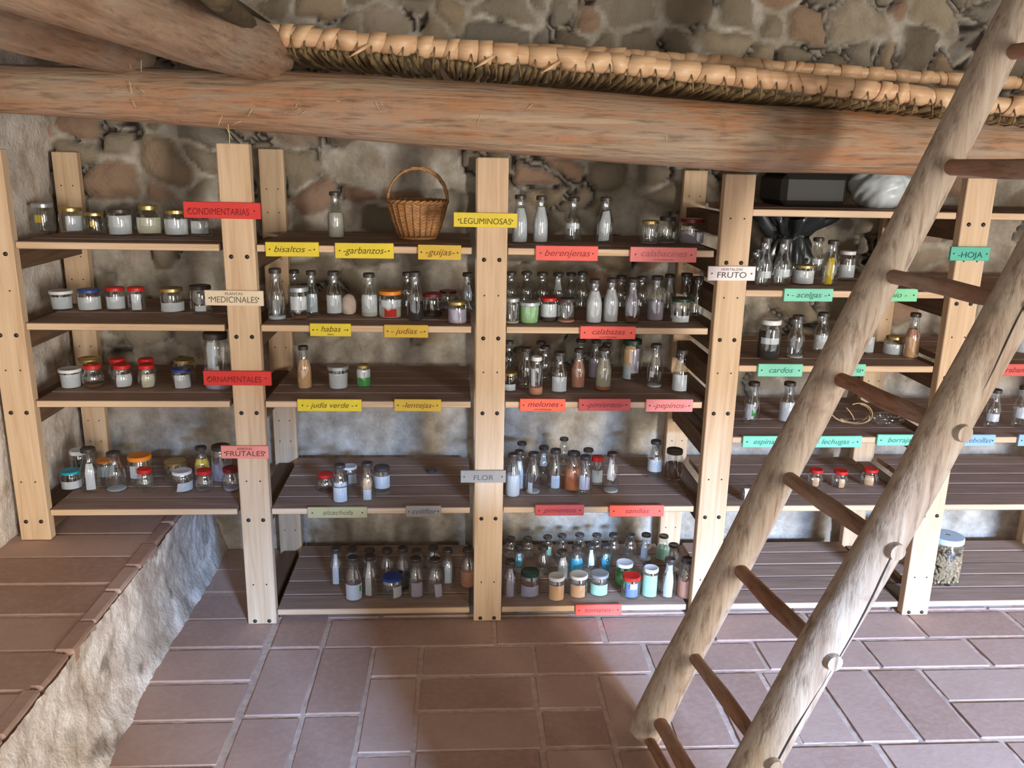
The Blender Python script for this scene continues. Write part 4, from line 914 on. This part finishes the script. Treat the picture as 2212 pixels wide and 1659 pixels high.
ND = {'yellow': 'yellow', 'mustard': 'mustard yellow', 'olive': 'faded olive', 'grey': 'small weathered grey', 'coral': 'coral red', 'rose': 'washed-out pink', 'orange': 'bright orange', 'brick': 'dull red', 'pink': 'pink', 'green': 'mint green', 'lgreen': 'grass green', 'blue': 'pale blue'}
SPECIAL = {(1250, 860): 'dull red sign between the melones and pepinos signs on the shelf edge', (1156, 1088): 'dull red sign on the shelf edge right of the FLOR sign, left of two', (1316, 1089): 'coral red sign on the shelf edge above the tomates sign',
           (2199, 937): 'pale blue sign cut off by the right edge of the photo', (1600, 1092): 'coral red sign mostly hidden behind the ladder on the slatted shelf edge', (665, 1093): 'faded olive sign on the shelf edge left of the FLOR sign',
           (877, 1090): 'small weathered grey sign on the shelf edge below FLOR, left of the middle post', (1693, 623): 'mint green sign under the black bag, on the uppermost bottle shelf', (1878, 623): 'grass green sign under the upper ladder rung on the shelf edge',
           (1790, 785): 'mint green sign cut by the ladder rail, right of the cardos sign', (1604, 940): 'mint green sign left of the ladder rail, below the twine shelf', (1745, 940): 'mint green sign under the coil of twine', (1894, 937): 'mint green sign under the clear plastic bag, between the ladder rails',
           (2073, 937): 'pale blue sign right of the ladder on the shelf edge', (2152, 785): 'dull red sign right of the ladder at the photo edge'}
for s in SG:
    x0, y0, x1, y1, paint, text, sub, top, on = s
    lab = SL.get(text) or SPECIAL.get((x0, y0)) or '%s %s sign nailed to the shelf edge' % (ND[paint], text.strip('- '))
    sign(x0, y0, x1, y1, paint, text, sub, top, on, lab, on == 'shelf', 0.006 if on == 'post' and x0 < 600 else random.uniform(-.006, .006))

# ------------------------------------------------------------------ basket
def basket():
    z = ZB['S1']; c0 = P(903, 512, 2, z); Y = .30; X = P(903, 470, 1, Y)[0]; top = P(903, 432, 1, Y)[2]; H = top-z; d = depth((X, Y, z)); RT = 62/F*d; RB = 40/F*d
    root = tag(empty('wicker_basket', (X, Y, z+.001), None, .15), 'round brown wicker basket with arched handle on the top shelf', 'basket')
    n = 144; rows = 44; v = []; f = []
    for i in range(rows+1):
        t = i/rows; r = RB+(RT-RB)*(t**.85); zz = .012+t*(H-.02)
        for k in range(n):
            a = 2*math.pi*k/n; ph = math.cos(24*a+math.pi*(i//2 % 2)); rr = r+.0022*ph+.003*max(0, math.cos(24*a))**6
            v.append((rr*math.cos(a), rr*math.sin(a), zz))
    for i in range(rows):
        for k in range(n): f.append((i*n+k, i*n+(k+1) % n, (i+1)*n+(k+1) % n, (i+1)*n+k))
    o = obj('woven_side', v, f, M['wicker'], root, True); s = o.modifiers.new('s', 'SOLIDIFY'); s.thickness = .004
    st_ = MB()
    for k in range(24):
        a = 2*math.pi*k/24; st_.tube([((RB+.004)*math.cos(a), (RB+.004)*math.sin(a), .01), (((RB+RT)/2+.006)*math.cos(a), ((RB+RT)/2+.006)*math.sin(a), H*.47), ((RT+.004)*math.cos(a), (RT+.004)*math.sin(a), H-.012)], .0022, 5)
    st_.build('stake', M['wicker'], root, True)
    b = MB().lathe([(.01, .010), (RB*.98, .010), (RB*1.02, .004), (RB*1.0, .0), (RB*.9, .001)], 40); b.build('base', M['wicker'], root, True)
    rm = MB()
    for ph in (0, math.pi):
        rm.tube([((RT+.004*math.cos(14*a+ph))*math.cos(a), (RT+.004*math.cos(14*a+ph))*math.sin(a), H-.006+.004*math.sin(14*a+ph)) for a in np.linspace(0, 2*math.pi, 120)], .0052, 7, False)
    rm.build('rim', M['wicker'], root, True)
    hh = P(908, 364, 1, Y)[2]-z-H; hp = []
    for a in np.linspace(-.06, math.pi+.06, 40): hp.append((RT*1.02*math.cos(a), 0, H+hh*math.sin(a)))
    hp = [(RT*.9, 0, H-.05)]+hp+[(-RT*.9, 0, H-.05)]
    hm = MB()
    for ph in (0, 2.1, 4.2):
        hm.tube([np.array(p)+np.array([.0035*math.cos(i*.55+ph)*.6, .004*math.sin(i*.55+ph), .0035*math.cos(i*.55+ph)]) for i, p in enumerate(hp)], .0042, 6)
    hm.build('handle', M['wicker'], root, True)
basket()

# ------------------------------------------------------------------ bags, bundle, twine
def blob(name, c, size, seed, mat, flat=True, fold=.12, n=(64, 40), sharp=3.0, parent=None):
    v = []; f = []; A, B = n
    th = np.linspace(0, 2*math.pi, A, endpoint=False); ph = np.linspace(-math.pi/2, math.pi/2, B)
    T, Q = np.meshgrid(th, ph, indexing='ij')
    x = np.cos(T)*np.cos(Q); y_ = np.sin(T)*np.cos(Q); z = np.sin(Q)
    fo = np.abs(fbm(x*sharp+9, z*sharp+y_*sharp+20, seed, 4))*2
    r = 1-fold*2*fo+fold*.8*fbm(x*2+4, y_*2+z*2+11, seed+9, 3)
    X = c[0]+x*r*size[0]; Yy = c[1]+y_*r*size[1]; Z = c[2]+np.maximum(z*r, -.75 if flat else -9)*size[2]
    for p in zip(X.ravel(), Yy.ravel(), Z.ravel()): v.append(p)
    for i in range(A):
        for j in range(B-1): f.append((i*B+j, ((i+1) % A)*B+j, ((i+1) % A)*B+j+1, i*B+j+1))
    return obj(name, v, f, mat, parent, True)
M['sack'] = plain('white_plastic', rgb(206, 212, 212), .35)
M['black_plastic'] = plain('black_plastic', rgb(44, 48, 50), .22, 0, .8)
M['black_tub'] = plain('black_tub', rgb(46, 42, 38), .6)
M['cloth'] = plain('cloth_bundle', rgb(196, 176, 160), .9, noisy=.12, nscale=20)
z = ZB['T0']; a = P(1900, 415, 1, .22)
tag(blob('plastic_sack', (a[0], .22, z+.071), (.115, .12, .092), 5, M['sack'], fold=.13, sharp=1.7), 'crumpled white plastic sack on the topmost shelf under the beam', 'sack')
a = P(1730, 415, 1, .37)
def tub():
    w, d, h = .125, .13, .115; root = tag(empty('storage_tub', (a[0], .36, z+.002)), 'black tub in the dark beside the white sack on the topmost shelf', 'tub')
    mb = MB().box(-w, w, -d, d, 0, h, .02); mb.build('body', M['black_tub'], root, True, 30)
    MB().box(-w-.008, w+.008, -d-.008, d+.008, h, h+.012, .004).build('rim', M['black_tub'], root, True, 30)
tub()
c = P(1706, 520, 1, .45); zt = ZB['T1']
def black_bag():
    root = tag(empty('plastic_bag', (c[0], .45, zt+.002)), 'shiny black plastic bag with open crumpled top behind the bottles', 'bag')
    v = []; f = []; n = 72; rows = 30
    for i in range(rows+1):
        t = i/rows; base = .085-.045*math.sin(math.pi*min(1, t*1.55))*(t < .66) if t < .64 else .06+(t-.64)*.165
        if t < .64: base = .085*(1-t/.64)**.6*.5+.045
        for k in range(n):
            q = 2*math.pi*k/n
            fo = .22*math.sin(9*q+4*t)+.16*math.sin(15*q-7*t+1)+.10*math.sin(23*q+11*t)
            r = base*(1+fo*(.4+.7*t)); v.append((r*1.15*math.cos(q), r*.75*math.sin(q), t*(.235+.016*math.sin(5*q+1))))
    for i in range(rows):
        for k in range(n): f.append((i*n+k, i*n+(k+1) % n, (i+1)*n+(k+1) % n, (i+1)*n+k))
    obj('bag_film', v, f, M['black_plastic'], root, True)
    MB().tube([(0, 0, .148), (.03, -.02, .15), (0, -.05, .149), (-.035, -.02, .148), (0, 0, .15)], .0022, 5).build('tie', M['black_plastic'], root, True)
black_bag()
c = P(753, 684, 2, ZB['S2'])
tag(blob('cloth_bundle', (c[0]-.004, c[1]+.04, ZB['S2']+.035), (.031, .03, .042), 15, M['cloth'], fold=.05), 'small pale cloth bundle behind the white-labelled bottle on the habas shelf', 'bundle')
# coil of twine
zc = ZB['T3']; o0 = P(1858, 925, 2, zc); cx, cy = o0[0], o0[1]+.05
root = tag(empty('twine_coil', (cx, cy, zc+.001)), 'loose coil of tan twine on the shelf behind the ladder', 'twine')
mb = MB()
def arc(x0, z0, rx, rz, a0, a1, y0, n=30, r=.0026): mb.tube([(x0+rx*math.cos(a), y0+.012*math.sin(a*2), max(.004, z0+rz*math.sin(a))) for a in np.linspace(a0, a1, n)], r, 6)
arc(0, .043, .066, .040, -2.4, 1.9, 0); arc(.004, .040, .060, .037, -2.2, 1.3, .006); arc(-.005, .038, .058, .034, -2.6, -.1, -.006)
mb.tube([(-.103, 0, .045), (-.075, 0, .022), (-.05, 0, .010), (-.01, 0, .004), (.03, .0, .008), (.05, 0, .03)], .003, 6)
mb.tube([(-.102, .008, .043), (-.07, .006, .017), (-.03, .006, .006), (.0, .008, .005)], .0028, 6)
mb.tube([(-.03, .02, .06), (-.015, .02, .045), (-.003, .015, .028), (.003, .01, .012)], .0024, 6)
mb.build('strand', M['twine'], root, True)
c = P(1930, 928, 2, zc)
tag(blob('plastic_bag', (c[0], c[1]+.07, zc+.0215), (.075, .055, .026), 25, M['film'], fold=.2), 'flattened clear plastic bag beside the coil of twine', 'bag')
# added unseen box, invented to block door and sky light from the floor
ch = tag(empty('floor_shadow_blocker', (1.56, -2.3, 0)), 'added unseen box that blocks the door light and shades the floor', 'blocker')
MB().box(-.30, .30, -.17, .17, .002, 1.0, .004).build('body', M['rail'], ch, True, 30)
MB().box(-.315, .315, -.185, .185, 1.002, 1.04, .004).build('lid', M['rail'], ch, True, 30)
